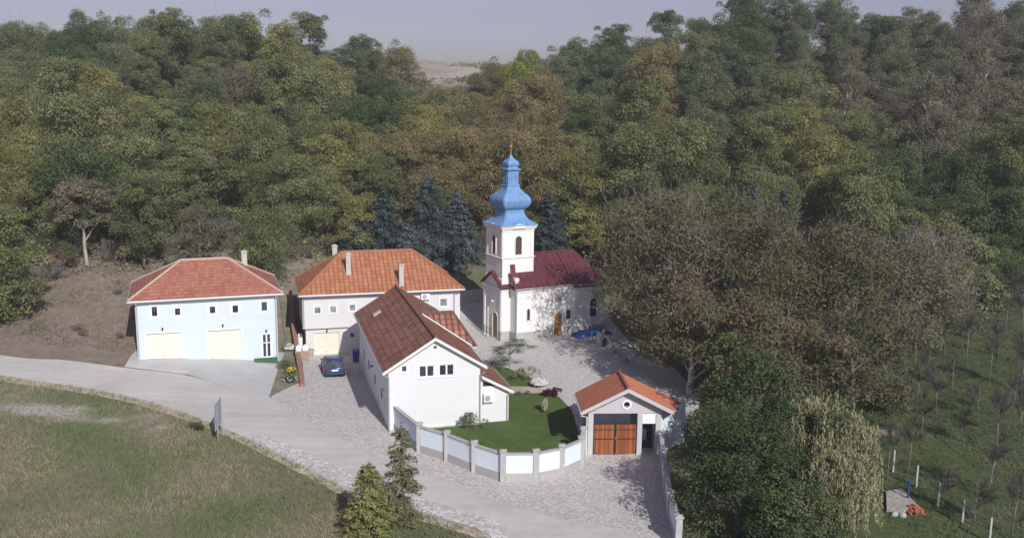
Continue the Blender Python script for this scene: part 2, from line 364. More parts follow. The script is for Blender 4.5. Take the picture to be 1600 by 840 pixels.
G2 = lambda px, py: tuple(on_ground(px, py))[:2]
ROAD_LOW = smooth_line([(-95, 84), (-60, 77.5)] + [G2(*p) for p in ((0, 588), (130, 607), (230, 628), (340, 666), (420, 703), (500, 743), (560, 772), (700, 815), (762, 837))] + [(6, 41.6), (20, 33)])
ROAD_UP = smooth_line([(-95, 90), (-60, 82.5)] + [G2(*p) for p in ((0, 556), (100, 563), (200, 576), (290, 587), (360, 608), (420, 622), (470, 655), (560, 702), (640, 735), (700, 757), (790, 790), (880, 815), (1000, 842))] + [(14, 42.5), (28, 35)])
ROAD = ROAD_LOW + ROAD_UP[::-1]
FENCE = [(-8.45, 64.2), (-5.9, 59.5), (-4.0, 58.1), (-2.2, 56.4), (-0.4, 54.95), (1.6, 55.15), (3.2, 56.1), (4.5, 57.6), (4.75, 59.2)]
LAWN = [(-8.3, 64), (-5.9, 59.6), (-4.0, 58.2), (-2.2, 56.5), (-0.4, 55.05), (1.55, 55.25), (3.1, 56.2), (4.4, 57.7), (4.7, 59.3), (4.7, 64), (4.4, 67.6), (3.6, 70.2), (2.6, 71.0), (-2, 71.2), (-5, 70.5), (-8, 66)]
BED = [(-3.2, 73.0), (1.6, 72.6), (2.2, 73.4), (0.9, 75.6), (-0.4, 77.4), (-3.8, 78.2)]
DRIVE = [G2(424, 626), G2(424, 620), G2(466, 600), (-18.0, 79.5), (-19.4, 83.5), (-12, 85), (-7, 78), (-6, 63.5), (-5.0, 59.0), (-4.6, 54.0), (-7.2, 55.4), (-11.2, 59.6)]
COURT = [(-6, 80), (-3.8, 78.3), (-3.2, 72.9), (-5, 71), (2.6, 71.1), (3.7, 70.2), (4.5, 67.6), (4.8, 62), (11, 62), (13, 65), (14.5, 70), (13.5, 77), (11, 84), (9.5, 96), (-4, 96.5), (-9, 93)]
APRON = [(-6.6, 60.6), (-6.2, 60.3), (-4.0, 58.5), (-2.2, 56.9), (-.4, 55.4), (1.6, 55.6), (3.2, 56.5), (4.5, 58.0), (5.0, 62.2), (10.4, 62.2), (9.9, 59.4), (9.6, 56.8), (9.1, 49.8), (8.7, 44.9), (6.0, 46.6), (2.9, 48.2), (-.2, 50.2), (-3.6, 53.1), (-6.0, 55.1)]
FORE_A = [G2(195, 574), G2(205, 556), (-31.5, 79.3), (-19.8, 83), G2(441, 562), G2(421, 621), G2(360, 607), G2(294, 585.5)]
STRIP = [G2(442, 562), (-20.3, 84), (-23, 93), (-21.8, 93), (-18.9, 83.6), (-17.7, 79), G2(466, 600), G2(422, 620)]
VERGE = smooth_line([G2(*p) for p in ((340, 664), (420, 702), (500, 742), (560, 771), (700, 814), (762, 836))] + [(-.3, 46.2), (6, 41.4), (20, 32.8)])
VERGE_IN = [(x + .75, y + 1.0) for x, y in VERGE]

def axis(segs):
    out = []
    for a, b, s in segs: out += list(np.arange(a, b, s))
    return np.array(out + [segs[-1][1]], float)
def ground_mat():
    m, nt, b = nmat('ground_soil_and_grass'); p = geo_pos(nt)
    at = N(nt, 'ShaderNodeAttribute'); at.attribute_name = 'zone'; sp = N(nt, 'ShaderNodeSeparateColor'); lk(nt, at.outputs['Color'], sp.inputs[0])
    n1 = noise(nt, p, 0.16, 5, 0.6); n2 = noise(nt, p, 0.9, 6, 0.7); n3 = noise(nt, p, 5.0, 6, 0.75); n4 = noise(nt, p, 24.0, 3, 0.7)
    mix1 = math_(nt, 'ADD', math_(nt, 'MULTIPLY', n1, 0.9), math_(nt, 'ADD', math_(nt, 'MULTIPLY', n2, 0.5), math_(nt, 'MULTIPLY', n3, 0.35)))
    meadow = ramp(nt, mix1, [(0.62, (0.099, 0.132, 0.063)), (0.80, (0.149, 0.160, 0.084)), (0.94, (0.189, 0.171, 0.113)), (1.08, (0.232, 0.192, 0.146))])
    lush = ramp(nt, math_(nt, 'ADD', math_(nt, 'MULTIPLY', n2, 0.6), math_(nt, 'MULTIPLY', n3, 0.5)), [(0.35, (0.046, 0.064, 0.032)), (0.55, (0.082, 0.112, 0.046)), (0.75, (0.140, 0.136, 0.084))])
    forest = ramp(nt, n2, [(0.3, (0.035, 0.032, 0.022)), (0.7, (0.075, 0.065, 0.042))])
    bank = ramp(nt, math_(nt, 'ADD', math_(nt, 'MULTIPLY', n2, 0.45), math_(nt, 'ADD', math_(nt, 'MULTIPLY', n3, 0.42), math_(nt, 'MULTIPLY', n4, 0.28))), [(0.40, (0.115, 0.094, 0.070)), (0.54, (0.205, 0.165, 0.130)), (0.66, (0.275, 0.235, 0.190)), (0.78, (0.44, 0.395, 0.335))])
    e = math_(nt, 'ADD', sp.outputs[2], math_(nt, 'MULTIPLY', math_(nt, 'SUBTRACT', n3, 0.5), 0.9))
    c = mixc(nt, sp.outputs[0], meadow, lush); c = mixc(nt, sp.outputs[1], c, forest)
    c = mixc(nt, ramp_val(nt, e, 0.35, 0.65), c, bank)
    # bare chalky scars in the turf near the road
    sc = math_(nt, 'MULTIPLY', at.outputs['Alpha'], ramp_val(nt, n3, 0.40, 0.55)); c = mixc(nt, sc, c, ramp(nt, n4, [(0.3, (0.36, 0.33, 0.30)), (0.7, (0.54, 0.505, 0.46))]))
    lk(nt, c, b.inputs['Base Color']); b.inputs['Roughness'].default_value = 0.95; b.inputs['Specular IOR Level'].default_value = 0.1
    bump(nt, b, math_(nt, 'ADD', n3, math_(nt, 'MULTIPLY', n4, 0.6)), 0.55, 0.12)
    return m
SCARS = [(*G2(*p), a, b) for p, a, b in (((70, 642), 3.2, 1.0), ((25, 640), 1.6, .7), ((125, 640), 1.0, .5), ((180, 660), 1.6, .45), ((236, 654), .9, .6), ((256, 668), .6, .5), ((14, 615), .8, .4), ((60, 648), 4.2, .5))]
def scars(x, y):
    v = np.zeros_like(x)
    for px, py, a, b in SCARS: v = np.maximum(v, np.clip(1.45 - np.hypot((x - px) / a, (y - py + (x - px) * .25) / b), 0, 1))
    return v
def make_ground():
    xs = axis([(-300, -240, 20), (-240, -90, 6), (-90, -62, 2), (-62, 62, 1.0), (62, 90, 2), (90, 240, 6), (240, 300, 20)])
    ys = axis([(-100, -20, 20), (-20, 40, 2), (40, 110, 1.0), (110, 200, 2), (200, 440, 5), (440, 480, 20)])
    X, Y = np.meshgrid(xs, ys); Z = zs(np.clip(X, -240, 240), np.clip(Y, -20, 440))
    nx, ny = len(xs), len(ys)
    V = np.stack([X.ravel(), Y.ravel(), Z.ravel()], 1)
    i = np.arange(nx * ny).reshape(ny, nx)
    F = np.stack([i[:-1, :-1].ravel(), i[:-1, 1:].ravel(), i[1:, 1:].ravel(), i[1:, :-1].ravel()], 1)
    o = arr_mesh('ground', V, F, ground_mat()); o.data.polygons.foreach_set('use_smooth', [True] * len(F))
    x, y = X.ravel(), Y.ravel()
    sm = lambda a, lo, hi: np.clip((a - lo) / (hi - lo), 0, 1)
    lush = sm(x, 11, 15) * sm(-y, -118, -100)
    lush = np.maximum(lush, sm(x, -8, -3) * sm(-y, -52, -47) * 0.8)
    edge = np.where(x < -34, 101, np.where(x < 18, 101, np.where(x < 46, 96 + (x - 18) * .2, 104 + 0 * x)))
    forest = sm(y - edge, -3, 4) * sm(-y, -300, -235)
    north = inside([(-6, 96.5), (9, 96.5), (9, 101), (2, 106), (-9, 110), (-12, 100)], x, y); forest = np.where(north, 0.25, forest)
    bare = (sm(-x, 19, 21) * sm(x, -75, -58) * sm(y, 73.5, 75.5) * sm(-y, -107, -100))
    bare = np.where((x > -24) & (y < 86), 0, bare)
    bare = np.maximum(bare, sm(y, 285, 312))
    bare = np.where((x > -24) & (x < -5) & (y > 86) & (y < 103), 0.8, bare)
    scar = scars(x, y)
    scar = np.where((y > 300), 0.55 + .4 * np.sin(x * .23 + 2 * np.sin(y * .3)), scar)
    zc = np.stack([lush, forest, bare, scar], 1)
    a = o.data.attributes.new('zone', 'FLOAT_COLOR', 'POINT'); a.data.foreach_set('color', zc.astype(np.float32).ravel())
    return tag(o, kind='structure')
ground = make_ground()

import bmesh
def drape(name, poly, dz, mat, step=1.0, skirt=0.0):
    """a sheet that follows the ground dz above it"""
    b = bmesh.new(); vs = [b.verts.new((x, y, 0)) for x, y in poly]; b.faces.new(vs); b.normal_update(); bmesh.ops.triangulate(b, faces=b.faces[:])
    xs = [p[0] for p in poly]; ys = [p[1] for p in poly]
    for ax, lo, hi in ((0, min(xs), max(xs)), (1, min(ys), max(ys))):
        for c in np.arange(math.ceil(lo / step) * step, hi, step):
            co = [0, 0, 0]; no = [0, 0, 0]; co[ax] = c; no[ax] = 1
            bmesh.ops.bisect_plane(b, geom=b.verts[:] + b.edges[:] + b.faces[:], plane_co=co, plane_no=no, dist=1e-4)
    V = list(b.verts); z = zs(np.array([v.co.x for v in V]), np.array([v.co.y for v in V]))
    for v, h in zip(V, z): v.co.z = h + dz
    bmesh.ops.recalc_face_normals(b, faces=b.faces)
    for f in b.faces:
        if f.normal.z < 0: f.normal_flip()
    if skirt:
        be = [e for e in b.edges if e.is_boundary]; r = bmesh.ops.extrude_edge_only(b, edges=be)
        for v in r['geom']:
            if isinstance(v, bmesh.types.BMVert): v.co.z -= skirt
    me = bpy.data.meshes.new(name); b.to_mesh(me); b.free(); me.materials.append(mat)
    o = bpy.data.objects.new(name, me); COL.objects.link(o); return tag(o, kind='structure')
def cobble(name, c1, c2, c3, size=0.16, joint=0.35):
    m, nt, b = nmat(name); p = geo_pos(nt)
    mp = N(nt, 'ShaderNodeMapping'); mp.inputs['Scale'].default_value = (1, 1, 0.2); lk(nt, p, mp.inputs['Vector'])
    v = N(nt, 'ShaderNodeTexVoronoi'); v.inputs['Scale'].default_value = 1 / size; lk(nt, mp.outputs[0], v.inputs['Vector'])
    e = N(nt, 'ShaderNodeTexVoronoi'); e.feature = 'DISTANCE_TO_EDGE'; e.inputs['Scale'].default_value = 1 / size; lk(nt, mp.outputs[0], e.inputs['Vector'])
    sep = N(nt, 'ShaderNodeSeparateColor'); lk(nt, v.outputs['Color'], sep.inputs[0])
    n1 = noise(nt, p, 0.35, 5, 0.6); n2 = noise(nt, p, 2.2, 5, 0.7)
    f = math_(nt, 'ADD', math_(nt, 'MULTIPLY', sep.outputs[0], 0.75), math_(nt, 'ADD', math_(nt, 'MULTIPLY', n1, 0.45), math_(nt, 'MULTIPLY', n2, 0.22)))
    c = ramp(nt, f, [(0.35, c1), (0.7, c2), (1.0, c3)])
    j = math_(nt, 'LESS_THAN', e.outputs['Distance'], 0.10)
    c = mixc(nt, math_(nt, 'MULTIPLY', j, joint), c, tuple(x * 0.45 for x in c1))
    lk(nt, c, b.inputs['Base Color']); b.inputs['Roughness'].default_value = 0.9
    bump(nt, b, math_(nt, 'MINIMUM', e.outputs['Distance'], 0.25), 0.8, 0.05)
    return m
def road_mat():
    m, nt, b = nmat('dusty_road_surface'); p = geo_pos(nt)
    n1 = noise(nt, p, 0.25, 5, 0.6); n2 = noise(nt, p, 1.6, 6, 0.7); n3 = noise(nt, p, 30, 3, 0.7)
    mp = N(nt, 'ShaderNodeMapping'); mp.inputs['Rotation'].default_value = (0, 0, R(38)); mp.inputs['Scale'].default_value = (0.08, 1.2, 1); lk(nt, p, mp.inputs['Vector'])
    n4 = noise(nt, mp.outputs[0], 1.3, 4, 0.6)
    f = math_(nt, 'ADD', math_(nt, 'MULTIPLY', n1, 0.5), math_(nt, 'ADD', math_(nt, 'MULTIPLY', n2, 0.35), math_(nt, 'MULTIPLY', n4, 0.4)))
    c = ramp(nt, f, [(0.42, (0.387, 0.375, 0.347)), (0.62, (0.471, 0.458, 0.425)), (0.85, (0.563, 0.551, 0.509))])
    c = mixc(nt, math_(nt, 'MULTIPLY', ramp_val(nt, n3, 0.5, 0.75), 0.25), c, (0.309, 0.308, 0.295))
    lk(nt, c, b.inputs['Base Color']); b.inputs['Roughness'].default_value = 0.92; bump(nt, b, n3, 0.25, 0.02)
    return m
def concrete_mat():
    m, nt, b = nmat('broom_finished_concrete'); p = geo_pos(nt)
    n1 = noise(nt, p, 0.5, 5, 0.6); n3 = noise(nt, p, 14, 4, 0.7)
    c = ramp(nt, math_(nt, 'ADD', math_(nt, 'MULTIPLY', n1, 0.7), math_(nt, 'MULTIPLY', n3, 0.3)), [(0.35, (0.389, 0.389, 0.384)), (0.65, (0.496, 0.490, 0.478))])
    lk(nt, c, b.inputs['Base Color']); b.inputs['Roughness'].default_value = 0.9; bump(nt, b, n3, 0.15, 0.02); return m
def lawn_mat(name, a, bb, c_):
    m, nt, b = nmat(name); p = geo_pos(nt); n1 = noise(nt, p, 0.7, 5, 0.65); n3 = noise(nt, p, 9, 5, 0.75)
    c = ramp(nt, math_(nt, 'ADD', math_(nt, 'MULTIPLY', n1, 0.55), math_(nt, 'MULTIPLY', n3, 0.5)), [(0.38, a), (0.55, bb), (0.72, c_)])
    lk(nt, c, b.inputs['Base Color']); b.inputs['Roughness'].default_value = 0.95; b.inputs['Specular IOR Level'].default_value = 0.1; bump(nt, b, n3, 0.7, 0.06); return m
M['road'] = road_mat(); M['concrete'] = concrete_mat()
M['cobble'] = cobble('stone_setts', (0.378, 0.356, 0.331), (0.482, 0.459, 0.433), (0.587, 0.563, 0.538), 0.12, 0.22)
M['court'] = cobble('courtyard_cobbles', (0.405, 0.387, 0.363), (0.504, 0.482, 0.458), (0.587, 0.570, 0.545), 0.11, 0.18)
M['verge'] = cobble('verge_stones', (0.405, 0.393, 0.378), (0.530, 0.513, 0.493), (0.657, 0.642, 0.610), 0.2, 0.35)
M['lawn'] = lawn_mat('mown_lawn', (0.062, 0.103, 0.032), (0.090, 0.138, 0.041), (0.129, 0.164, 0.062))
M['strip'] = lawn_mat('dry_garden_strip', (0.115, 0.115, 0.075), (0.204, 0.190, 0.136), (0.335, 0.314, 0.261))
M['sandy'] = lawn_mat('sandy_road_edge', (0.299, 0.244, 0.183), (0.460, 0.399, 0.320), (0.587, 0.528, 0.450))
drape('sandy_verge', [(x, y - .9) for x, y in ROAD_LOW[12:]] + [(x, y + .6) for x, y in ROAD_LOW[12:]][::-1], 0.03, M['sandy'])
drape('road', ROAD, 0.05, M['road'])
drape('stone_verge', VERGE[4:] + VERGE_IN[4:][::-1], 0.075, M['verge'])
drape('driveway', DRIVE, 0.035, M['cobble'])
drape('gate_apron', APRON, 0.038, M['cobble'])
drape('courtyard', COURT, 0.03, M['court'])
drape('lawn', LAWN, 0.055, M['lawn'])
drape('flower_bed', BED, 0.09, M['lawn'], skirt=0.12)
drape('forecourt', FORE_A, 0.065, M['concrete'], skirt=0.12)
drape('forecourt_slab', [G2(215, 575), G2(214, 557), G2(294, 558), G2(295, 584)], 0.13, M['concrete'], skirt=0.14)
drape('garden_strip', STRIP, 0.16, M['strip'], skirt=0.2)
drape('garden_path', [(-3.0, 71.3), (2.6, 71.15), (2.2, 73.2), (1.6, 72.55), (-3.1, 72.9)], 0.05, M['sandy'])

# ------------------------------------------------------------------ building helpers
def facade(mb, O, U, N_, W, z0, z1, ops=(), depth=0.16, mi=0):
    """one wall sheet with real openings: O is its left end at z = 0 seen from outside"""
    O, U, N_ = Vector(O), Vector(U), Vector(N_); Z = Vector((0, 0, 1))
    us = sorted({0, W, *[a for o in ops for a in o[:2]]}); vs = sorted({z0, z1, *[a for o in ops for a in o[2:]]})
    P = lambda u, v, n=0: O + U * u + Z * v + N_ * n
    for a, b in zip(us, us[1:]):
        for c, d in zip(vs, vs[1:]):
            m = ((a + b) / 2, (c + d) / 2)
            if any(o[0] < m[0] < o[1] and o[2] < m[1] < o[3] for o in ops): continue
            mb.poly([P(a, c), P(b, c), P(b, d), P(a, d)], mi=mi)
    for a, b, c, d in ops:
        for p, q in (((a, c), (b, c)), ((b, c), (b, d)), ((b, d), (a, d)), ((a, d), (a, c))):
            mb.poly([P(*p), P(*p, -depth), P(*q, -depth), P(*q)], mi=mi)
def gable_facade(mb, O, U, N_, W, z0, ops, top, mid, zmax, depth):
    """a gable wall with openings, clipped under the slopes given by top(u)"""
    O, U, N_ = Vector(O), Vector(U), Vector(N_); Z = Vector((0, 0, 1)); P = lambda u, v, n=0: O + U * u + Z * v + N_ * n
    us = sorted({0, W, mid, *[a for o in ops for a in o[:2]]}); vs = sorted({z0, zmax, *[a for o in ops for a in o[2:]]})
    for a, b in zip(us, us[1:]):
        for c, d in zip(vs, vs[1:]):
            if any(o[0] < (a + b) / 2 < o[1] and o[2] < (c + d) / 2 < o[3] for o in ops): continue
            pts = [(a, c), (b, c), (b, d), (a, d)]; out = []
            for i in range(4):
                p, q = pts[i], pts[(i + 1) % 4]; hp, hq = top(p[0]) - p[1], top(q[0]) - q[1]
                if hp >= 0: out.append(p)
                if hp * hq < 0: t = hp / (hp - hq); out.append((p[0] + (q[0] - p[0]) * t, p[1] + (q[1] - p[1]) * t))
            if len(out) >= 3: mb.poly([P(*p) for p in out])
    for a, b, c, d in ops:
        for p, q in (((a, c), (b, c)), ((b, c), (b, d)), ((b, d), (a, d)), ((a, d), (a, c))): mb.poly([P(*p), P(*p, -depth), P(*q, -depth), P(*q)])
def window(root, O, U, N_, op, depth=0.16, mull=0, rail=0, fw=0.07, surround=0.0, sill=True, glassm='glass', name='window', frame='frame', blind=0.0):
    u0, u1, v0, v1 = op; f = MB(); a, b = -depth + .012, -depth + .075
    if surround:
        w = surround
        for k in ((u0 - w, u0 - .004, v0 - w, v1 + w), (u1 + .004, u1 + w, v0 - w, v1 + w), (u0 - .004, u1 + .004, v1 + .004, v1 + w), (u0 - .004, u1 + .004, v0 - w, v0 - .004)):
            f.obox(O, U, N_, *k, 0.002, 0.03, mi=1)
    f.obox(O, U, N_, u0 + .002, u0 + fw, v0 + .002, v1 - .002, a, b); f.obox(O, U, N_, u1 - fw, u1 - .002, v0 + .002, v1 - .002, a, b)
    f.obox(O, U, N_, u0 + fw, u1 - fw, v1 - fw, v1 - .002, a, b); f.obox(O, U, N_, u0 + fw, u1 - fw, v0 + .002, v0 + fw, a, b)
    for k in range(mull):
        c = u0 + (u1 - u0) * (k + 1) / (mull + 1); f.obox(O, U, N_, c - fw * .75, c + fw * .75, v0 + fw, v1 - fw, a, b)
    if rail: f.obox(O, U, N_, u0 + fw, u1 - fw, v0 + (v1 - v0) * rail - .035, v0 + (v1 - v0) * rail + .035, a, b - .003)
    if blind: f.obox(O, U, N_, u0 + fw, u1 - fw, v1 - fw - blind, v1 - fw, -depth + .02, -depth + .05)
    w = f.build(name, [M[frame], M['surround']], root)
    MB().obox(O, U, N_, u0 + .01, u1 - .01, v0 + .01, v1 - .01, -depth - .03, -depth + .008).build('pane', M[glassm], w)
    if sill: MB().obox(O, U, N_, u0 - .04, u1 + .04, v0 - .045, v0 - .002, -depth + .08, .06).build('sill', M['frame'], w)
    return w
def garage_door(root, O, U, N_, op, depth=0.2):
    u0, u1, v0, v1 = op; d = MB(); n = 5
    for k in range(n):
        a = v0 + (v1 - v0) * k / n; d.obox(O, U, N_, u0 + .01, u1 - .01, a + .006, a + (v1 - v0) / n - .006, -depth - .04, -depth + .03)
    d.obox(O, U, N_, u0 + .012, u1 - .012, v0, v1, -depth - .06, -depth + .015)
    g = d.build('garage_door', M['garage'], root)
    c = (u0 + u1) / 2; MB().obox(O, U, N_, c - .09, c + .09, v0 + .32, v0 + .37, -depth + .03, -depth + .07).build('handle', M['gutter'], g)
    return g
def downpipe(root, x, y, z0, z1, kick=None, mat='gutter'):
    p = [(x, y, z0), (x, y, z1)]
    if kick: p += [(x + kick[0], y + kick[1], z1 + .25)]
    return MB().tube(p, .05, 6).build('downpipe', M[mat], root)
def wall_lamp(root, x, y, z):
    l = MB(); l.obox((x, y, z), (1, 0, 0), (0, -1, 0), -.04, .04, -.05, .05, 0, .05); l.tube([(x, y - .05, z), (x, y - .17, z + .03)], .02, 5)
    l.lathe([(.03, z - .16), (.085, z - .02), (.05, z + .04), (.01, z + .08)], 8, (x, y - .17)); return l.build('wall_lamp', M['black'], root)
def aircon(label, loc, rz, w=.78, h=.55, d=.3):
    t = thing('air_conditioner', label, 'air conditioner', loc, rz)
    MB().obox((0, 0, 0), (1, 0, 0), (0, -1, 0), -w / 2, w / 2, 0, h, .06, d).build('casing', M['frame'], t)
    g = MB(); n = 20
    ring = lambda r, y: [(.1 + r * math.cos(2 * math.pi * k / n) - .18, y, h / 2 + r * math.sin(2 * math.pi * k / n)) for k in range(n)]
    g.loft([ring(.21, -d - .004), ring(.21, -d - .015)]); f = g.build('fan_grille', M['gutter'], t)
    for s in (-.28, .28): MB().obox((0, 0, 0), (1, 0, 0), (0, -1, 0), s - .02, s + .02, -.06, -.003, .003, d).build('bracket', M['gutter'], t)
    return t
def chimney(parent, x, y, z0, z1, w=.36, mat='chimney', cap=True):
    c = MB(); c.box(x - w / 2, x + w / 2, y - w / 2, y + w / 2, z0, z1); c.box(x - w / 2 - .05, x + w / 2 + .05, y - w / 2 - .05, y + w / 2 + .05, z1 + .002, z1 + .09)
    if cap: c.box(x - w / 2 + .06, x + w / 2 - .06, y - w / 2 + .06, y + w / 2 - .06, z1 + .092, z1 + .16)
    return c.build('chimney', M[mat], parent)
def ridge_caps(mb, a, b, r=.11, step=.4):
    a, b = Vector(a), Vector(b); L = (b - a).length; n = max(1, int(L / step))
    for k in range(n):
        p = a.lerp(b, k / n); q = a.lerp(b, (k + .985) / n); mb.tube([p, q], [r, r * .86], 7)
def hip_roof(root, hw, hd, ze, zr, rr, mt, mh, th=.1, gut='gutter'):
    e = [Vector(p) for p in ((-hw, -hd, ze), (hw, -hd, ze), (hw, hd, ze), (-hw, hd, ze))]; a, b = Vector((-rr, 0, zr)), Vector((rr, 0, zr))
    r = MB()
    for pts, ud in (([e[0], e[1], b, a], (1, 0, 0)), ([e[1], e[2], b], (0, 1, 0)), ([e[2], e[3], a, b], (-1, 0, 0)), ([e[3], e[0], a], (0, -1, 0))): r.slab(pts, th, ud, 0, mis=1)
    r.poly([e[0] - Vector((0, 0, th + .01)), e[3] - Vector((0, 0, th + .01)), e[2] - Vector((0, 0, th + .01)), e[1] - Vector((0, 0, th + .01))], mi=1)
    ro = r.build('roof', [M[mt], M['soffit']], root)
    c = MB(); up = Vector((0, 0, .03))
    for p, q in ((e[0], a), (e[1], b), (e[2], b), (e[3], a), (a, b)): ridge_caps(c, p + up, q + up)
    c.build('ridge_tile', M[mh], ro)
    g = MB(); o = .05
    g.tube([(-hw, -hd - o, ze - .09), (hw, -hd - o, ze - .09)], .065, 6); g.build('gutter', M[gut], ro)
    g = MB(); g.tube([(-hw - o, -hd, ze - .09), (-hw - o, hd, ze - .09)], .065, 6); g.build('gutter', M[gut], ro)
    g = MB(); g.tube([(hw + o, -hd, ze - .09), (hw + o, hd, ze - .09)], .065, 6); g.build('gutter', M[gut], ro)
    return ro
X_, Y_ = (1, 0, 0), (0, 1, 0)
nX, nY = (-1, 0, 0), (0, -1, 0)

# ------------------------------------------------------------------ pale blue garage house
def house_blue():
    t = thing('house', 'pale blue house with two cream garage doors and a salmon hipped roof', 'house', (-26.467, 81.413, 0), .3311)
    hw, hd, zt = 5.6, 3.74, 5.2; O = (-hw, -hd, 0); w = MB()
    wins = [(a + hw, b + hw, c, d) for a, b, c, d in ((-4.42, -3.86, 3.80, 4.72), (-2.64, -2.08, 3.78, 4.64), (.10, .68, 3.76, 4.62), (1.92, 2.52, 3.70, 4.60), (4.28, 4.88, 3.72, 4.60))]
    gs = [(-4.9 + hw, -2.16 + hw, .16, 2.42), (-.06 + hw, 2.62 + hw, -.2, 2.36)]; dr = (4.3 + hw, 5.04 + hw, -.28, 1.78)
    facade(w, O, X_, nY, 2 * hw, -1.6, zt, wins + gs + [dr], .16)
    facade(w, (hw, -hd, 0), Y_, X_, 2 * hd, -1.6, zt); facade(w, (hw, hd, 0), nX, Y_, 2 * hw, -1.6, zt); facade(w, (-hw, hd, 0), nY, nX, 2 * hd, -1.6, zt)
    w.build('wall', M['pale_blue'], t)
    for k, o in enumerate(wins): window(t, O, X_, nY, o, .12, fw=.075, surround=.13, blind=.0 if k in (0, 4) else .14)
    for o in gs:
        garage_door(t, O, X_, nY, o, .15)
        s = MB()
        for q in ((o[0] - .1, o[0] - .004, o[2], o[3] + .1), (o[1] + .004, o[1] + .1, o[2], o[3] + .1), (o[0] - .004, o[1] + .004, o[3] + .004, o[3] + .1)): s.obox(O, X_, nY, *q, .002, .03)
        s.build('garage_surround', M['surround'], t)
    window(t, O, X_, nY, dr, .12, mull=1, rail=.62, fw=.075, surround=.1, sill=False, name='door')
    hip_roof(t, 6.13, 4.19, 5.31, 7.8, 1.9, 'tile_a', 'hip_a')
    chimney([c for c in t.children if c.name.startswith('roof')][0], 3.38, 1.5, 6.2, 8.05, .46)
    for x, z in ((-3.6, 2.85), (1.15, 2.82), (4.66, 2.12)): wall_lamp(t, x, -hd - .002, z)
    downpipe(t, -5.5, -hd - .08, -.2, 4.8, (0, -.35)); downpipe(t, 5.5, -hd - .08, -.8, 4.8, (0, -.35))
    return t
house_blue()
m_ = thing('door_mat', 'green mat step under the glazed door of the pale blue house', 'mat', (-26.467, 81.413, 0), .3311)
MB().obox((0, 0, 0), X_, Y_, 3.6, 5.5, -.75, -.28, -4.5, -3.78).build('mat', M['green_mat'], m_)

# ------------------------------------------------------------------ orange roofed house in the middle
def house_orange():
    t = thing('house', 'white house with an overhanging upper storey, orange tiled roof and three chimneys', 'house', (-12.528, 88.028, 0), .2644)
    hw, hd, zt, zo = 7.1, 3.5, 4.45, 1.36; O = (-hw, -hd, 0); w = MB()
    wins = [(a + hw, b + hw, c, d) for a, b, c, d in ((-6.12, -5.46, 2.68, 3.46), (-4.76, -4.1, 2.68, 3.48), (-3.04, -2.4, 2.78, 3.54), (5.2, 5.94, 2.8, 3.72))]
    lw = (-3.0 + hw, -2.55 + hw, .36, .84)
    facade(w, O, X_, nY, 4.0, zo, zt, wins[:2], .12)
    facade(w, (-3.1, -hd, 0), X_, nY, hw + 3.1, -1.7, zt, [(a - hw + 3.1, b - hw + 3.1, c, d) for a, b, c, d in wins[2:] + [lw]], .12)
    facade(w, (hw, -hd, 0), Y_, X_, 2 * hd, -1.7, zt); facade(w, (hw, hd, 0), nX, Y_, 2 * hw, -1.7, zt); facade(w, (-hw, hd, 0), nY, nX, 2 * hd, zo, zt)
    w.poly([(-hw, -hd, zo), (-hw, hd, zo), (-3.1, hd, zo), (-3.1, -hd, zo)]); w.poly([(-3.1, -hd, zo), (-3.1, -hd + .3, zo), (-3.1, -hd + .3, -1.7), (-3.1, -hd, -1.7)])
    w.build('upper_wall', M['cream_wall'], t)
    l = MB(); O2 = (-6.85, -3.22, 0); g = (-6.2 + 6.85, -3.92 + 6.85, -1.22, .88)
    facade(l, O2, X_, nY, 3.75, -1.9, zo, [g], .16); facade(l, (-6.85, 3.2, 0), nY, nX, 6.42, -1.9, zo); l.build('lower_wall', M['cream_wall'], t)
    for k, o in enumerate(wins): window(t, O, X_, nY, o, .1, fw=.07, surround=.07, glassm='glass_pale', blind=.1)
    window(t, O, X_, nY, lw, .1, fw=.045, sill=False)
    garage_door(t, O2, X_, nY, g, .14); wall_lamp(t, -5.0, -3.222, 1.12)
    hip_roof(t, 7.41, 4.0, 4.53, 7.61, 3.25, 'tile_b', 'hip_b')
    ro = [c for c in t.children if c.name.startswith('roof')][0]
    chimney(ro, -2.88, -2.05, 5.7, 7.75, .42); chimney(ro, 1.72, -3.3, 4.7, 6.75, .42); chimney(ro, -3.75, 2.0, 5.9, 7.85, .44)
    downpipe(t, 6.55, -hd - .08, 0, 4.0, (.4, -.3)); downpipe(t, -7.0, -hd - .08, 1.4, 4.1, (0, -.3))
    MB().tube([(7.1, -3.6, 4.38), (7.3, -4.0, 4.42)], .05, 5).build('gutter_outlet', M['gutter'], t)
    return t
house_orange()
_rot = lambda o, yaw, p: (o[0] + math.cos(yaw) * p[0] - math.sin(yaw) * p[1], o[1] + math.sin(yaw) * p[0] + math.cos(yaw) * p[1], p[2])
OB = (-12.528, 88.028); OC = (-5.156, 63.627); OG = (7.533, 59.04); OK_ = (-1.7875, 86.862)
aircon('white air conditioner under the eave of the orange roofed house', _rot(OB, .2644, (3.85, -3.5, 3.62)), .2644)

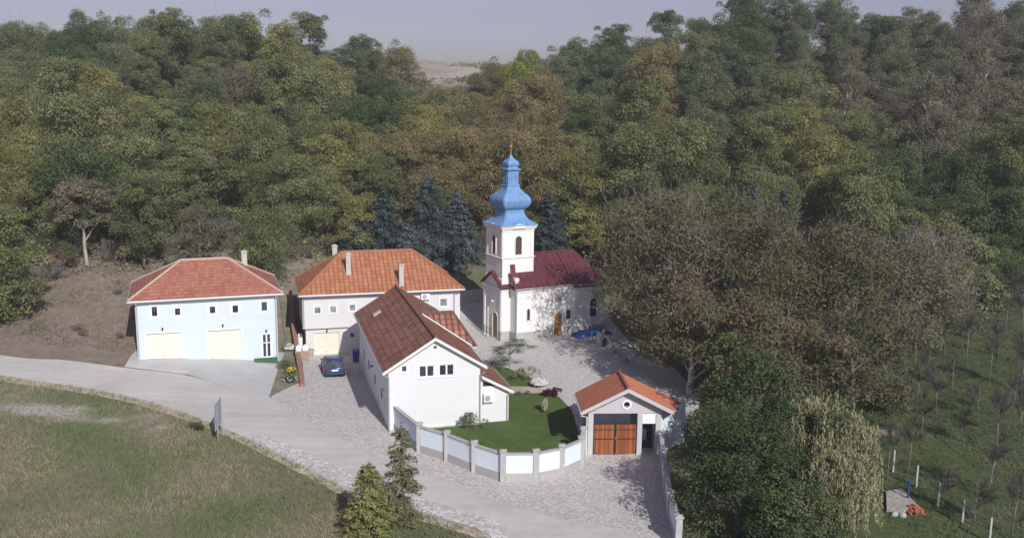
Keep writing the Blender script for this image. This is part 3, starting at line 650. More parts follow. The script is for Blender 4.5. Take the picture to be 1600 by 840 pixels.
# ------------------------------------------------------------------ brown roofed front house
def house_brown():
    t = thing('house', 'long white gabled house with a weathered brown tile roof and lean-to annex', 'house', (*OC, 0), .2664)
    hw, L, ze, zr = 3.59, 18.55, 3.43, 5.67; k = (zr - ze) / hw
    wx = 3.22; y0, y1 = .35, 18.2; rz = lambda x: zr - abs(x) * k
    O = (-wx, y0, 0); w = MB()
    fw_ = [(-1.12 + wx, -.02 + wx, 2.80, 3.66), (.28 + wx, 1.38 + wx, 2.80, 3.66), (-2.34 + wx, -1.9 + wx, 3.24, 3.74), (-.1 + wx, .16 + wx, 4.78, 5.0)]
    zb = rz(wx) - .06
    gable_facade(w, O, X_, nY, 2 * wx, -1.6, fw_, lambda u: rz(u - wx) - .06, wx, zr, .12)
    lws = [(3.45, 4.2, .30, 1.15), (7.3, 8.05, .28, 1.15), (11.1, 11.85, .30, 1.2), (14.5, 15.2, .30, 1.2)]
    Lw = [(y1 - b, y1 - a, c, d) for a, b, c, d in lws]; OL = (-wx, y1, 0)
    facade(w, OL, nY, nX, y1 - y0, -1.8, rz(wx) - .06, [(1.5, 2.4, -1.15, .85)], .06)
    facade(w, (wx, y0, 0), Y_, X_, y1 - y0, -1.6, rz(wx) - .06)
    w.poly([(wx, y1, -1.6), (-wx, y1, -1.6), (-wx, y1, zb), (0, y1, zr - .06), (wx, y1, zb)])
    w.build('wall', M['white'], t)
    # the gable bands under zb that the big windows pass through
    for o in fw_[:2]: window(t, O, X_, nY, o, .1, mull=1, fw=.075, surround=.09, blind=0)
    window(t, O, X_, nY, fw_[2], .1, fw=.07, surround=.07); window(t, O, X_, nY, fw_[3], .1, fw=.03, sill=False, name='gable_vent', frame='chimney')
    for a, b, c, d in Lw:
        f = MB()
        for q in ((a, a + .05, c, d), (b - .05, b, c, d), (a + .05, b - .05, c, c + .05), (a + .05, b - .05, d - .05, d)): f.obox(OL, nY, nX, *q, .002, .016)
        f = f.build('window', M['frame'], t); MB().obox(OL, nY, nX, a + .052, b - .052, c + .052, d - .052, .002, .012).build('pane', M['dull_glass'], f)
    d = MB(); d.obox(OL, nY, nX, 1.52, 2.38, -1.13, .84, -.06, -.01); d.build('side_door', M['frame'], t)
    wall_lamp(t, 0, 0, 0).matrix_local = Matrix.Translation((-wx - .002, 8.6, 1.5)) @ Matrix.Rotation(-math.pi / 2, 4, 'Z')
    # main roof
    r = MB(); th = .13
    r.slab([(-hw, 0, ze), (-hw, L, ze), (0, L, zr), (0, 0, zr)], th, Y_, 0, mis=1)
    r.slab([(hw, L, ze), (hw, 0, ze), (0, 0, zr), (0, L, zr)], th, nY, 0, mis=1)
    ro = r.build('roof', [M['tile_c'], M['soffit']], t)
    c = MB(); ridge_caps(c, (0, 0, zr + .03), (0, L, zr + .03), .12); c.build('ridge_tile', M['hip_c'], ro)
    v = MB()
    for s in (-1, 1):
        v.loft([[(s * (hw + .03), -.045, ze - .22), (s * (hw + .03), -.003, ze - .22), (s * (hw + .03), -.003, ze + .0), (s * (hw + .03), -.045, ze + .0)],
                [(0, -.045, zr - .22), (0, -.003, zr - .22), (0, -.003, zr + .0), (0, -.045, zr + .0)]])
    v.build('verge_board', M['gutter_white'], ro)
    v = MB(); sky_ = rz(2.2); v.obox((-2.2, 14.0, sky_ + .02), (k_n := Vector((1, 0, k)).normalized()), Y_, -.35, .35, -.0, .1, -.3, .3, Z=Vector((-k, 0, 1)).normalized()); v.build('skylight', M['chimney'], ro)
    for s in (-1, 1):
        MB().tube([(s * (hw + .06), -.02, ze - .1), (s * (hw + .06), L, ze - .1)], .065, 6).build('gutter', M['gutter'], ro)
    # cross gable with a hipped end at the back right
    g = MB(); yr, wr, zre, xe, xo = 8.5, 2.15, 5.42, 2.95, 4.35; z0 = 3.15; xj = (zr - zre) / k
    xv = (zr - z0) / k
    g.slab([(xj, yr, zre + .02), (xe, yr, zre), (xo, yr - wr, z0), (xv, yr - wr, z0)], .1, X_, 0, mis=1)
    g.slab([(xe, yr, zre), (xj, yr, zre + .02), (xv, yr + wr, z0), (xo, yr + wr, z0)], .1, nX, 0, mis=1)
    g.slab([(xo, yr - wr, z0), (xe, yr, zre), (xo, yr + wr, z0)], .1, Y_, 0, mis=1)
    gr = g.build('cross_roof', [M['tile_c'], M['soffit']], t)
    c = MB(); ridge_caps(c, (xj, yr, zre + .05), (xe, yr, zre + .04), .11); ridge_caps(c, (xe, yr, zre + .03), (xo, yr - wr, z0 + .03), .1); ridge_caps(c, (xe, yr, zre + .03), (xo, yr + wr, z0 + .03), .1); c.build('ridge_tile', M['hip_c'], gr)
    MB().tube([(xj + .15, yr - .12, zre - .02), (xv - .05, yr - wr, z0 + .07)], .055, 6).build('valley_flashing', M['gutter_white'], gr)
    MB().box(wx + .01, xo - .25, yr - wr + .25, yr + wr - .25, -1.0, z0 - .12).build('cross_wall', M['white'], t)
    # lean-to annex on the right
    ax = 5.3; a0, a1 = .36, 6.2; h0, h1 = 2.62, 1.53
    w = MB(); sl = lambda x: h0 - (x - wx) / (ax - wx) * (h0 - h1)
    tri = [(3.42, sl(3.42) - .28), (3.42, 1.86), (4.55, 1.86)]
    w.poly([(wx + .004, a0, -1.5), (ax, a0, -1.5), (ax, a0, h1 - .08), (4.62, a0, 1.80), (wx + .004, a0, 1.80)])
    w.poly([(wx + .004, a0, 1.80), (3.42, a0, 1.86), (3.42, a0, sl(3.42) - .28), (wx + .004, a0, h0 - .08)]); w.poly([(wx + .004, a0, 1.80), (4.62, a0, 1.80), (4.55, a0, 1.86), (3.42, a0, 1.86)])
    w.poly([(4.62, a0, 1.80), (ax, a0, h1 - .08), (wx + .004, a0, h0 - .08), (3.42, a0, sl(3.42) - .28), (4.55, a0, 1.86)])
    facade(w, (ax, a0, 0), Y_, X_, a1 - a0, -1.5, h1 - .08); w.build('annex_wall', M['white'], t)
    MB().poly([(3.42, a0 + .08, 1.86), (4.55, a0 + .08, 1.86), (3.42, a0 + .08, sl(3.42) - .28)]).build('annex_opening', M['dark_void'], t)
    r = MB(); r.slab([(wx + .02, a0 - .33, h0 + .12), (5.55, a0 - .33, 1.42 + .1), (5.55, a1 + .1, 1.42 + .1), (wx + .02, a1 + .1, h0 + .12)], .1, Y_, 0, mis=1); ar = r.build('annex_roof', [M['tile_c'], M['soffit']], t)
    b = MB(); b.loft([[(wx + .05, a0 - .38, h0 - .08), (wx + .05, a0 - .335, h0 - .08), (wx + .05, a0 - .335, h0 + .12), (wx + .05, a0 - .38, h0 + .12)], [(5.55, a0 - .38, 1.30), (5.55, a0 - .335, 1.30), (5.55, a0 - .335, 1.52), (5.55, a0 - .38, 1.52)]]); b.build('verge_board', M['gutter_white'], ar)
    MB().tube([(5.6, a0 - .35, 1.44), (5.6, a1, 1.44)], .06, 6).build('gutter', M['gutter'], ar)
    downpipe(t, wx - .02, y0 - .07, -1.1, 2.75, (.25, -.3)); downpipe(t, ax - .12, a0 - .07, -1.1, 1.1, (.3, -.25)); downpipe(t, -wx + .02, y0 - .07, -1.3, 2.95, (-.3, -.25))
    MB().box(-wx - .0, ax + .1, y0 - .22, y0 - .02, -1.5, -.80).build('foundation_strip', M['kerb'], t)
    return t
house_brown()
aircon('white air conditioner on the annex wall of the brown roofed house', _rot(OC, .2664, (3.78, .35, .78)), .2664, .68, .58)

# ------------------------------------------------------------------ church
def arch(w, h, n=8):
    """outline of a round headed opening, foot at z = 0"""
    return [(-w / 2, 0), (w / 2, 0)] + [(w / 2 * math.cos(math.pi * k / n), h - w / 2 + w / 2 * math.sin(math.pi * k / n)) for k in range(n + 1)]
def arched(root, name, O, U, N_, w, h, mat, trim=.1, trimm='church_white', bars=False):
    t = MB(); a, b = arch(w + 2 * trim, h + trim), arch(w, h)
    P = lambda p, n: Vector(O) + Vector(U) * p[0] + Vector((0, 0, p[1])) + Vector(N_) * n
    A, B = a[1:] + a[:1], b[1:] + b[:1]
    for i in range(len(A) - 1):
        t.poly([P(A[i], .07), P(A[i + 1], .07), P(B[i + 1], .07), P(B[i], .07)]); t.poly([P(A[i], .002), P(A[i + 1], .002), P(A[i + 1], .07), P(A[i], .07)]); t.poly([P(B[i], .07), P(B[i + 1], .07), P(B[i + 1], .012), P(B[i], .012)])
    o = t.build(name, M[trimm], root)
    MB().prism(b, O, U, N_, .003, .012).build('pane' if name == 'window' else 'leaf', M[mat], o)
    if name == 'door':
        p = MB()
        for s in (-1, 1):
            for z0, z1 in ((.12, .42), (.47, .72)): p.obox(O, U, N_, s * w * .25 - w * .17, s * w * .25 + w * .17, h * z0, h * z1, .013, .03)
        p.build('panel', M[mat], o)
    if bars:
        p = MB(); p.obox(O, U, N_, -.025, .025, .02, h - .05, .013, .03)
        for z in (.3, .6): p.obox(O, U, N_, -w / 2 + .02, w / 2 - .02, h * z - .02, h * z + .02, .031, .04)
        p.build('glazing_bar', M['dark_wood'], o)
    return o
def church():
    t = thing('church', 'white church with a blue onion-domed bell tower and maroon sheet roof', 'church', (*OK_, 0), .4949)
    n, ze, zr = 2.85, 4.83, 7.45; v = 1.78; a, b, kx, n2 = .92, 10.3, 6.95, 3.12; k = (zr - ze) / 3.02
    zw = ze - .08
    w = MB()
    facade(w, (a, -n, 0), X_, nY, kx - a, -.6, zw); facade(w, (kx, n, 0), nX, Y_, kx - a, -.6, zw)
    facade(w, (a, n, 0), nY, nX, n - v, -.6, zw); facade(w, (a, -v, 0), nY, nX, n - v, -.6, zw)
    facade(w, (kx, -n2, 0), X_, nY, b - kx, -.6, zw); facade(w, (b, -n2, 0), Y_, X_, 2 * n2, -.6, zw); facade(w, (b, n2, 0), nX, Y_, b - kx, -.6, zw)
    facade(w, (kx, n2, 0), nY, nX, n2 - n, -.6, zw); facade(w, (kx, -n, 0), nY, nX, n2 - n, -.6, zw)
    facade(w, (0, v, 0), nY, nX, 2 * v, -.6, zw); facade(w, (0, -v, 0), X_, nY, a, -.6, zw); facade(w, (a, v, 0), nX, Y_, a, -.6, zw)
    w.poly([(0, v, zw), (0, -v, zw), (0, 0, 5.95)])
    w.build('wall', M['church_white'], t)
    p = MB(); e = .07
    for q in ((a - e, kx - e, -n - e, -n - .003), (kx - e, b + e, -n2 - e, -n2 - .003), (b + .003, b + e, -n2 - e, n2 + e), (-e, -.003, -v - e, -1.35), (-e, -.003, .02, v + e), (0, a - e - .003, -v - e, -v - .003), (a - e, a - .003, -n - e, -v - e - .003)): p.box(*q, -.6, .72)
    p.build('plinth', M['plinth'], t)
    c = MB()
    for q in ((a - .1, kx, -n - .1, -n - .003), (kx - .1, b + .1, -n2 - .1, -n2 - .003), (-.1, -.003, -v - .1, v + .1), (-.0, a - .103, -v - .1, -v - .003), (a - .1, a - .003, -n - .1, -v - .103)): c.box(*q, 4.45, 4.72)
    c.build('cornice', M['church_white'], t)
    for q in [(-.06, -.003, y - .16, y + .16) for y in (-1.62, 1.62)] + [(0.02, .3, -v - .06, -v - .003), (a + .03, a + .33, -n - .05, -n - .003), (kx + .03, kx + .33, -n2 - .05, -n2 - .003), (b - .35, b - .02, -n2 - .05, -n2 - .003)]:
        MB().box(*q, .73, 4.44).build('pilaster', M['church_white'], t)
    # nave roof
    r = MB(); rx = 8.64; x0 = a - .18; e = 3.05; e2 = 3.32; z2 = zr - e2 * k
    r.slab([(x0, -e, ze), (kx - .15, -e, ze), (kx - .15, 0, zr), (x0, 0, zr)], .1, X_); r.slab([(kx - .15, e, ze), (x0, e, ze), (x0, 0, zr), (kx - .15, 0, zr)], .1, nX)
    r.slab([(kx - .148, -e2, z2 + .03), (b + .35, -e2, z2 + .03), (rx, 0, zr + .03), (kx - .148, 0, zr + .03)], .1, X_); r.slab([(b + .35, e2, z2 + .03), (kx - .148, e2, z2 + .03), (kx - .148, 0, zr + .03), (rx, 0, zr + .03)], .1, nX)
    r.slab([(b + .35, -e2, z2 + .03), (b + .35, e2, z2 + .03), (rx, 0, zr + .03)], .1, Y_)
    ro = r.build('roof', M['maroon'], t)
    s = MB()
    L = math.hypot(e, zr - ze)
    for x in np.arange(x0 + .5, kx - .3, .62): s.tube([(x, -e, ze + .02), (x, -.05, zr - .02)], .022, 4)
    for x in np.arange(kx + .3, 8.5, .62): s.tube([(x, -e2, z2 + .05), (x, -.05, zr + .01)], .022, 4)
    s.tube([(x0, 0, zr + .03), (rx, 0, zr + .05)], .06, 6); s.tube([(rx, 0, zr + .05), (b + .35, -e2, z2 + .05)], .05, 6); s.tube([(kx - .15, -e2, z2 + .08), (kx - .15, 0, zr + .06)], .05, 6)
    s.build('standing_seam', M['maroon'], ro)
    g = MB(); g.tube([(x0, -e - .05, ze - .07), (kx - .2, -e - .05, ze - .07)], .06, 6); g.build('gutter', M['gutter'], ro)
    downpipe(t, a + .02, -n - .13, -.1, 4.4, (.0, -.12))
    # west pediment: a small gabled roof over the porch, its eaves run back to the nave
    r = MB(); r.slab([(-.22, -2.05, 4.86), (a + .2, -2.05, 4.86), (a + .2, 0, 6.12), (-.22, 0, 6.12)], .16, X_); r.slab([(a + .2, 2.05, 4.86), (-.22, 2.05, 4.86), (-.22, 0, 6.12), (a + .2, 0, 6.12)], .16, nX)
    r.slab([(a - .25, -3.1, 4.8), (a + .06, -3.1, 4.8), (a + .06, -2.06, 4.88), (a - .25, -2.06, 4.88)], .08, X_)
    r.build('pediment_roof', M['maroon'], t)
    # curved shoulder parapet beside the tower
    sp = [(-1.5, 4.95), (-2.55, 4.95), (-2.55, 5.42), (-2.2, 5.46), (-2.0, 5.75), (-1.86, 6.2), (-1.76, 6.7), (-1.5, 6.7)]
    for s_ in (1, -1):
        q = MB(); q.prism([(y * s_, z) for y, z in sp], (0, 0, 0), Y_, X_, 1.0, 1.32); q.build('shoulder_parapet', M['church_white'], t)
        q = MB()
        cp = [(-2.22, 5.49), (-2.0, 5.78), (-1.86, 6.23), (-1.74, 6.74), (-1.62, 6.76)]
        q.loft([[(.93, y * s_, z), (1.39, y * s_, z), (1.39, y * s_, z + .09), (.93, y * s_, z + .09)] for y, z in cp]); q.build('parapet_coping', M['maroon'], t)
        q = MB(); q.box(.95, 1.37, min(-2.62 * s_, -2.2 * s_), max(-2.62 * s_, -2.2 * s_), 5.43, 5.72); q.build('parapet_block', M['church_white'], t)
    # tower
    c = (1.78, 0); h = 1.62
    w = MB(); w.square([(h + .07, 4.9), (h + .07, 5.55), (h, 5.6), (h, 7.38)], c); w.square([(h, 7.52), (h, 9.85)], c); w.build('tower', M['church_white'], t)
    q = MB(); q.square([(h, 7.37), (h + .1, 7.42), (h + .1, 7.48), (h, 7.53)], c); q.build('string_course', M['church_white'], t)
    q = MB(); q.square([(h, 9.84), (h + .05, 9.9), (h + .05, 10.0), (h + .17, 10.12), (h + .17, 10.22), (h + .26, 10.3), (h + .26, 10.38)], c)
    for U, Nn, O in ((X_, nY, (c[0], -h, 0)), (Y_, nX, (c[0] - h, 0, 0)), (X_, Y_, (c[0], h, 0)), (Y_, X_, (c[0] + h, 0, 0))):
        m = 10; top = [(.62 * math.cos(math.pi * i / m), 10.18 + .36 * math.sin(math.pi * i / m)) for i in range(m + 1)]
        q.prism([(-.62, 10.13), (.62, 10.13)] + top, O, U, Nn, .0, .275)
    q.build('tower_cornice', M['church_white'], t)
    for sx in (-1, 1):
        MB().box(c[0] + sx * 1.42 - .17, c[0] + sx * 1.42 + .17, -h - .05, -h - .003, 7.55, 9.84).build('pilaster', M['church_white'], t)
        MB().box(c[0] - h - .05, c[0] - h - .003, sx * 1.42 - .17, sx * 1.42 + .17, 7.55, 9.84).build('pilaster', M['church_white'], t)
    d = MB(); prof = [(1.95, 10.39), (1.92, 10.44), (1.62, 10.62), (1.3, 10.85), (1.1, 11.12), (1.0, 11.42), (.98, 11.7), (1.02, 11.78), (1.22, 11.9), (1.36, 12.1), (1.44, 12.35), (1.45, 12.58), (1.38, 12.82), (1.2, 13.06), (.98, 13.27), (.8, 13.46), (.68, 13.66), (.63, 13.86)]
    d.square(prof, c, .1); d.build('onion_dome', M['dome_blue'], t)
    q = MB(); q.square([(.66, 13.84), (.68, 13.9), (.6, 13.96)], c, .05); q.square([(.555, 13.95), (.555, 15.2)], c, .05)
    q.square([(.56, 15.18), (.72, 15.3), (.74, 15.4), (.6, 15.46)], c, .05); lan = q.build('lantern', M['dome_blue'], t)
    for U, Nn, O in ((X_, nY, (c[0], -.555, 14.1)), (Y_, nX, (c[0] - .555, 0, 14.1))):
        q = MB(); A = arch(.46, .95); P = lambda p, m_: Vector(O) + Vector(U) * p[0] + Vector((0, 0, p[1])) + Vector(Nn) * m_
        q.tube([P(p, .012) for p in A[1:]] + [P(A[0], .012)], .022, 5); q.build('blind_window', M['dome_blue'], lan)
    q = MB(); q.square([(.52, 15.45), (.5, 15.56), (.55, 15.66), (.6, 15.82), (.58, 15.98), (.46, 16.12), (.3, 16.26), (.16, 16.42), (.06, 16.66)], c, .05); q.build('dome_cap', M['dome_blue'], t)
    q = MB(); q.lathe([(.07, 16.6), (.05, 16.9), (.045, 17.2), (.1, 17.24), (.17, 17.33), (.17, 17.43), (.1, 17.52), (.03, 17.56)], 12, c); q.tube([(c[0], 0, 17.5), (c[0], 0, 18.55)], .035, 6); q.build('finial', M['gold'], t)
    q = MB(); q.box(c[0] - .03, c[0] + .03, -.3, .3, 18.12, 18.19); q.box(c[0] - .025, c[0] + .025, -.16, .16, 18.36, 18.41); q.build('cross', M['gold'], t)
    # windows and doors
    arched(t, 'window', (c[0], -h, 7.72), X_, nY, .66, 1.7, 'dark_wood', .09); arched(t, 'window', (c[0] - h, -.0, 7.72), nY, nX, .66, 1.7, 'dark_wood', .09)
    for s_ in (X_, nY): pass
    arched(t, 'window', (2.22, -n, 1.8), X_, nY, .3, 1.08, 'glass', .07)
    arched(t, 'door', (5.34, -n - .07, 0.0), X_, nY, .86, 2.26, 'oak', .1, 'church_white')
    arched(t, 'window', (9.05, -n2, 1.55), X_, nY, .72, 1.75, 'glass', .08, bars=True)
    arched(t, 'door', (-.0, -.66, 0.0), nY, nX, .95, 2.3, 'oak', .1)
    q = MB(); q.obox((6.5, -n, 0), X_, nY, -.2, .2, 1.55, 2.25, .01, .09); q.prism([(-.26, 2.25), (.26, 2.25), (0, 2.42)], (6.5, -n, 0), X_, nY, .01, .12); q.build('notice_case', M['black'], t)
    q = MB(); q.tube([(5.4, -n - .0, 3.7), (5.4, -n - .3, 3.62)], .02, 5); q.lathe([(.03, 3.6), (.14, 3.52), (.12, 3.47)], 8, (5.4, -n - .32)); q.build('wall_lamp', M['black'], t)
    q = MB(); q.obox((0, -.1, 3.3), nY, nX, -.06, .06, -.06, .06, .0, .16); q.build('wall_lamp', M['frame'], t)
    return t
church()
for i, (x, y, h) in enumerate(((-.35, .75, 3.7), (-.3, .25, 2.7))):
    p = thing('flag_pole', ('taller' if i == 0 else 'shorter') + ' white pole standing against the church porch', 'pole', _rot(OK_, .4949, (x, y, 0)), 0)
    MB().tube([(0, 0, -.1), (0, 0, h)], .035, 6).build('pole', M['frame'], p); MB().box(-.14, .14, -.14, .14, -.1, .1).build('base', M['kerb'], p)

# ------------------------------------------------------------------ gatehouse
def gatehouse():
    t = thing('gatehouse', 'grey gatehouse with an orange tiled gable roof over a double wooden gate', 'gatehouse', (*OG, 0), .0467)
    ze, zr = 2.09, 3.585; hw, L = 2.956, 4.0; k = (zr - ze) / hw; rz = lambda x: zr - abs(x) * k - .12
    zb = -1.5; y = .55
    w = MB(); zt = 1.80; G = []
    # front: posts, lintel and gable
    f = MB(); ys = (.55, .85)
    f.box(-2.46, -2.12, *ys, zb, zt); f.box(.76, 1.08, *ys, zb, zt); f.box(1.97, 2.3, *ys, zb, zt)
    f.build('post', M['grey_wall'], t)
    g = MB(); n = 16; cx, cz, rr = .02, 2.4, .2
    circ = [(cx + rr * math.cos(2 * math.pi * i / n), cz + rr * math.sin(2 * math.pi * i / n)) for i in range(n)]
    out = []
    for i in range(n):
        dx, dz = math.cos(2 * math.pi * i / n), math.sin(2 * math.pi * i / n); tt = 20
        for (px, pz, qx, qz) in ((-2.46, zt + .003, 2.3, zt + .003), (2.3, zt + .003, 2.3, rz(2.3)), (2.3, rz(2.3), 0, rz(0)), (0, rz(0), -2.46, rz(2.46)), (-2.46, rz(2.46), -2.46, zt)):
            ex, ez = qx - px, qz - pz; det = dx * ez - dz * ex
            if abs(det) < 1e-9: continue
            s = ((px - cx) * ez - (pz - cz) * ex) / det; q = ((px - cx) * dz - (pz - cz) * dx) / det
            if s > 0 and -1e-6 <= q <= 1 + 1e-6: tt = min(tt, s)
        out.append((cx + dx * tt, cz + dz * tt))
    corners = [(2.3, zt + .003), (2.3, rz(2.3)), (0, rz(0)), (-2.46, rz(2.46)), (-2.46, zt + .003)]
    ang = lambda p: math.atan2(p[1] - cz, p[0] - cx) % (2 * math.pi)
    for yy in ys:
        for i in range(n):
            j = (i + 1) % n; a0, a1 = 2 * math.pi * i / n, 2 * math.pi * (i + 1) / n
            mid = [c for c in corners if a0 < ang(c) < a1]
            g.poly([(circ[i][0], yy, circ[i][1]), (out[i][0], yy, out[i][1])] + [(c[0], yy, c[1]) for c in sorted(mid, key=ang)] + [(out[j][0], yy, out[j][1]), (circ[j][0], yy, circ[j][1])])
    for i in range(n):
        j = (i + 1) % n; g.poly([(circ[i][0], ys[0], circ[i][1]), (circ[j][0], ys[0], circ[j][1]), (circ[j][0], ys[1], circ[j][1]), (circ[i][0], ys[1], circ[i][1])])
    for p, q in zip(corners, corners[1:] + corners[:1]): g.poly([(p[0], ys[0], p[1]), (q[0], ys[0], q[1]), (q[0], ys[1], q[1]), (p[0], ys[1], p[1])])
    g.build('gable', M['grey_wall'], t)
    q = MB(); m = 20
    P = lambda r, yy: [(cx + r * math.cos(2 * math.pi * i / m), yy, cz + r * math.sin(2 * math.pi * i / m)) for i in range(m)]
    a, b, c, d = P(.31, .50), P(.2, .50), P(.31, .546), P(.2, .546)
    for i in range(m):
        j = (i + 1) % m; q.poly([a[i], a[j], b[j], b[i]]); q.poly([a[i], c[i], c[j], a[j]]); q.poly([b[i], b[j], d[j], d[i]])
    q.build('round_window_frame', M['frame'], t)
    # passage walls
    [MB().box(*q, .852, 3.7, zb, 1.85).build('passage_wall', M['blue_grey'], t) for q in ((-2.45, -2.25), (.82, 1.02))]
    b = MB(); b.box(-2.24, .81, 3.4, 3.55, 1.25, 1.84); b.build('rear_beam', M['grey_wall'], t)
    # small side room with the white panel over the door
    q = MB(); q.box(1.083, 1.967, .62, .72, 1.08, 1.795); q.build('door_panel', M['frame'], t)
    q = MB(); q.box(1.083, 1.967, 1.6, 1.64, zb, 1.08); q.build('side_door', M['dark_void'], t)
    # side wall that runs back to the right, roofed by the wider right slope
    q = MB(); p0, p1 = Vector((2.3, .7, 0)), Vector((4.35, 2.55, 0)); U = (p1 - p0).normalized(); Nn = Vector((U.y, -U.x, 0))
    facade(q, p0, U, Nn, (p1 - p0).length, -1.5, 1.9); facade(q, p1, Vector((0, 1, 0)), X_, 1.4, -1.5, 1.9); q.build('side_wall', M['panel_blue'], t)
    r = MB(); nseg = 24
    # profiled sheets: rolls run down the slope
    def sheet(A, B, C, D, rolls):
        A, B, C, D = map(Vector, (A, B, C, D)); nn = (B - A).cross(D - A).normalized()
        if nn.z < 0: nn = -nn
        for i in range(rolls):
            for sub in range(4):
                f0, f1 = (i + (0, .42, .50, .58, 1)[sub]) / rolls, (i + (0, .42, .50, .58, 1)[sub + 1]) / rolls; hh = (0, 0, .03, .03, 0)
                a, b = A.lerp(B, f0) + nn * hh[sub], A.lerp(B, f1) + nn * hh[sub + 1]; d, c = D.lerp(C, f0) + nn * hh[sub], D.lerp(C, f1) + nn * hh[sub + 1]
                ln = (D - A).length; ln2 = (C - B).length
                u0, u1 = (i + sub / 4) * .35, (i + (sub + 1) / 4) * .35
                r.poly([a, b, c, d], [(u0, 0), (u1, 0), (u1, ln2), (u0, ln)])
    far = Vector((4.75, 2.5, 2.0))
    sheet((-hw, 0, ze), (-hw, L, ze), (0, L, zr), (0, 0, zr), 10)
    sheet((0, 0, zr), (0, L, zr), (far.x - .1, L + .1, zr - k * (far.x - .1)), (hw, 0, ze), 12)
    for pts in ([(-hw, 0, ze), (-hw, L, ze), (0, L, zr), (0, 0, zr)], [(0, 0, zr), (0, L, zr), (far.x - .1, L + .1, zr - k * (far.x - .1)), (hw, 0, ze)]):
        r.slab([Vector(p) - Vector((0, 0, .03)) for p in pts], .09, None, 1)
    ro = r.build('roof', [M['tile_g'], M['soffit']], t)
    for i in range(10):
        yy = .22 + i * .4; MB().tube([(-hw, yy, ze + .05), (-.08, yy, zr + .03)], .045, 5).build('shade_line', M['shade_line'], ro)  # dark tubes drawn in for the shadow of the tile rolls, left slope only
    c = MB(); ridge_caps(c, (0, 0, zr + .05), (0, L, zr + .05), .13); c.build('ridge_tile', M['hip_g'], ro)
    v = MB()
    for s_ in (-1, 1): v.loft([[(s_ * hw, -.06, ze - .2), (s_ * hw, -.003, ze - .2), (s_ * hw, -.003, ze + .05), (s_ * hw, -.06, ze + .05)], [(0, -.06, zr - .2), (0, -.003, zr - .2), (0, -.003, zr + .05), (0, -.06, zr + .05)]])
    v.build('verge_board', M['grey_wall'], ro)
    v = MB()
    for x in (-2.7, -1.35, 1.0, 1.9, 2.7): zz = rz(x) - .03; v.box(x - .05, x + .05, .03, .545, zz - .12, zz)
    v.build('purlin_end', M['grey_wall'], ro)
    MB().tube([(-hw - .05, -.05, ze - .08), (-hw - .05, L, ze - .08)], .06, 6).build('gutter', M['gutter_white'], ro)
    MB().tube([(-hw - .05, .02, ze - .1), (-hw - .02, .1, ze - .3), (-2.56, .46, 1.6), (-2.54, .46, zb + .35)], .045, 6).build('downpipe', M['gutter_white'], t)
    # the two gate leaves
    for i in (0, 1):
        x0 = -2.1 + i * 1.435; x1 = x0 + 1.415; g = MB(); z0, z1 = -1.06, 1.1
        for q in ((x0, x0 + .06, z0, z1), (x1 - .06, x1, z0, z1), (x0 + .06, x1 - .06, z0, z0 + .06), (x0 + .06, x1 - .06, z1 - .06, z1), (x0 + .06, x1 - .06, .02, .075), (x0 + .06, x1 - .06, .66, .70)): g.box(q[0], q[1], .6, .66, q[2], q[3])
        gl = g.build('gate_leaf', M['black'], t)
        b = MB(); nb = 11; wd = (x1 - x0 - .13) / nb
        for j in range(nb): b.box(x0 + .065 + j * wd + .004, x0 + .065 + (j + 1) * wd - .004, .625, .65, z0 + .07, z1 - .07)
        b.build('boards', M['gate_wood'], gl)
        if i: MB().box(x0 + .02, x0 + .07, .56, .6, .05, .2).build('handle', M['steel'], gl)
    MB().box(-2.11, .755, .5, .9, -1.5, -1.075).build('threshold', M['kerb'], t)
    return t
gatehouse()

# ------------------------------------------------------------------ perimeter fence wall
def fence_wall(pts, label, tops, hp=.08, n_first=True, name='perimeter_wall'):
    t = thing(name, label, 'wall', (pts[0][0], pts[0][1], 0)); o = Vector((pts[0][0], pts[0][1], 0)); P = [Vector((x, y, 0)) - o for x, y in pts]
    zz = [zg(x, y) for x, y in pts]
    for i, p in enumerate(P):
        q = MB(); zt = zz[i] + tops + .16; q.box(p.x - .17, p.x + .17, p.y - .17, p.y + .17, zz[i] - .5, zt); q.box(p.x - .23, p.x + .23, p.y - .23, p.y + .23, zt + .002, zt + .07); q.square([(.2, zt + .072), (.05, zt + .14)], (p.x, p.y))
        q.build('post', M['post_grey'], t)
    for i in range(len(P) - 1):
        a, b = P[i], P[i + 1]; d = b - a; U = d.normalized(); Nn = Vector((U.y, -U.x, 0)); A = a + U * .172; Lg = d.length - .344
        zl = min(zz[i], zz[i + 1]); zb0, zb1 = zz[i], zz[i + 1]
        S = lambda h: [(0, zb0 + h), (Lg, zb1 + h)]
        def band(h0, h1, n0, n1):
            m = MB(); m.prism([(0, zb0 + h0), (Lg, zb1 + h0), (Lg, zb1 + h1), (0, zb0 + h1)], A, U, Nn, n0, n1); return m
        band(-.5, .55, -.11, .11).build('base_course', M['plinth'], t)
        band(.553, tops - .06, -.075, .075).build('panel', M['panel_blue'], t)
        band(tops - .058, tops + .04, -.13, .13).build('coping', M['post_grey'], t)
    return t
fence_wall(FENCE, 'curved white panelled garden wall with grey posts along the road', 1.78)
fence_wall([(9.75, 58.9), (9.45, 56.3), (9.2, 53.2), (8.95, 50.2), (8.9, 47.2)], 'straight panelled wall right of the gate apron, shaded by the dark green tree', 1.6)
p = thing('gate_pillar', 'grey pillar with a cap at the front house corner, end of the garden wall', 'pillar', (-8.75, 65.4, 0))
